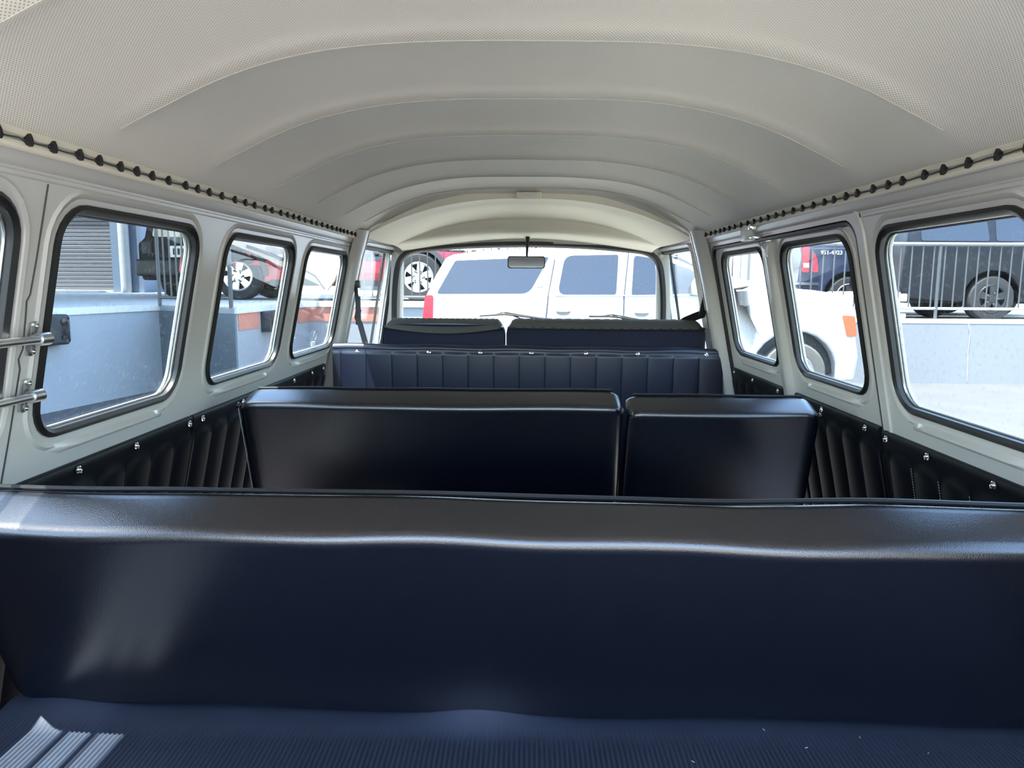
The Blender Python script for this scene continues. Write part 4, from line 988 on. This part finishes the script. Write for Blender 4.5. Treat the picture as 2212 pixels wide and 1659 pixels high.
obj('roof', box_bm((-16, -2, zd+3.6), (-4.3, 18.5, zd+3.85)), bld_blue, can)
for y in (0.5, 6.0): obj('column', box_bm((-7.6, y, zd), (-7.3, y+0.3, zd+3.6), 0.02), bld_blue, can)

pb = building('pale_building', 'pale rendered building behind the dock on the left', -11.3, -6.75, 27, 8, 7, bld_pale, zd)
obj('panel', box_bm((-10.9, 26.9, zd+2.6), (-7.1, 27.0, zd+2.72)), concrete, pb)
obj('panel', box_bm((-10.9, 26.9, zd+1.7), (-7.1, 27.0, zd+1.8)), concrete, pb)
pb2 = building('grey_building', 'grey flat-roofed building seen past the left front door', at(780, 560, y=30).x, at(838, 560, y=30).x, 30, 6, 2.0, concrete_w, zd)
obj('upper_block', box_bm((at(808, 560, y=29.9).x, 29.9, zd+1.6), (at(840, 560, y=29.9).x, 33, zd+2.6)), concrete_dk, pb2)
yl = building('yellow_building', 'ochre building with vertical panels seen past the right front door', at(1450, 570, y=32).x, at(1483, 570, y=32).x, 32, 6, 3.2, sign_y, DR)
for k in range(4): obj('panel', box_bm((at(1453+k*8, 570, y=31.95).x, 31.93, DR), (at(1453+k*8+4, 570, y=31.95).x, 32.0, DR+3.1)), mk('olive_panel%d' % k, (120, 112, 76), 0.7), yl)
wb2 = building('white_house', 'white house wall behind the white car on the right', at(1484, 570, y=34).x, at(1700, 570, y=34).x, 34, 6, 3.0, bld_pale, DR)
for k in range(4): obj('window', box_bm((at(1560+k*32, 560, y=33.9).x, 33.9, DR+2.0), (at(1580+k*32, 560, y=33.9).x, 34.0, DR+2.5)), car_glass, wb2)

ysn = 26.0
def board(name, label, px0, px1, py0, py1, y, mat, post=True):
    a, b = at(px0, py1, y=y), at(px1, py0, y=y)
    t = thing(name, label, 'sign', ((a.x+b.x)/2, y, DH))
    obj('face', box_bm((a.x, y-0.04, a.z), (b.x, y+0.04, b.z), 0.01), mat, t)
    if post: tube('post', [((a.x+b.x)/2, y+0.08, DH), ((a.x+b.x)/2, y+0.08, b.z-0.05)], 0.05, steel, t, 8)
    return t, a, b
board('shop_sign', 'yellow shop sign seen over the white car roof left of the mirror stem', 1050, 1104, 512, 534, ysn, sign_y)
t, a, b = board('shop_sign', 'rust orange shop sign behind the mirror stem', 1105, 1140, 512, 534, ysn, sign_o)
for i, px in enumerate((1126, 1131, 1136)):
    p = at(px, 528, y=ysn-0.05); obj('glyph', box_bm(p - Vector((0.03, 0.005, 0.05)), p + Vector((0.03, 0.0, 0.05))), sign_w if i % 2 else ink, t)
t, a, b = board('shop_sign', 'cream shop sign with dark letter marks right of the mirror stem', 1141, 1175, 512, 534, ysn, sign_w)
for i in range(5):
    p = at(1146+i*5.5, 529, y=ysn-0.05); obj('glyph', box_bm(p - Vector((0.028, 0.005, 0.05)), p + Vector((0.02, 0.0, 0.05))), ink, t)
board('shop_sign', 'pale blue shop sign at the right over the white car roof', 1176, 1216, 512, 533, ysn, sign_b)
t, a, b = board('hanging_sign', 'small orange and white sign above the black car', 380, 392, 498, 538, 18.0, orange_s)
p = at(386, 515, y=17.95); obj('white_stripe', box_bm(p - Vector((0.06, 0.005, 0.045)), p + Vector((0.06, 0, 0.045))), sign_w, t)
board('hanging_sign', 'small purple sign above the black car', 395, 412, 492, 540, 18.2, purple_s)
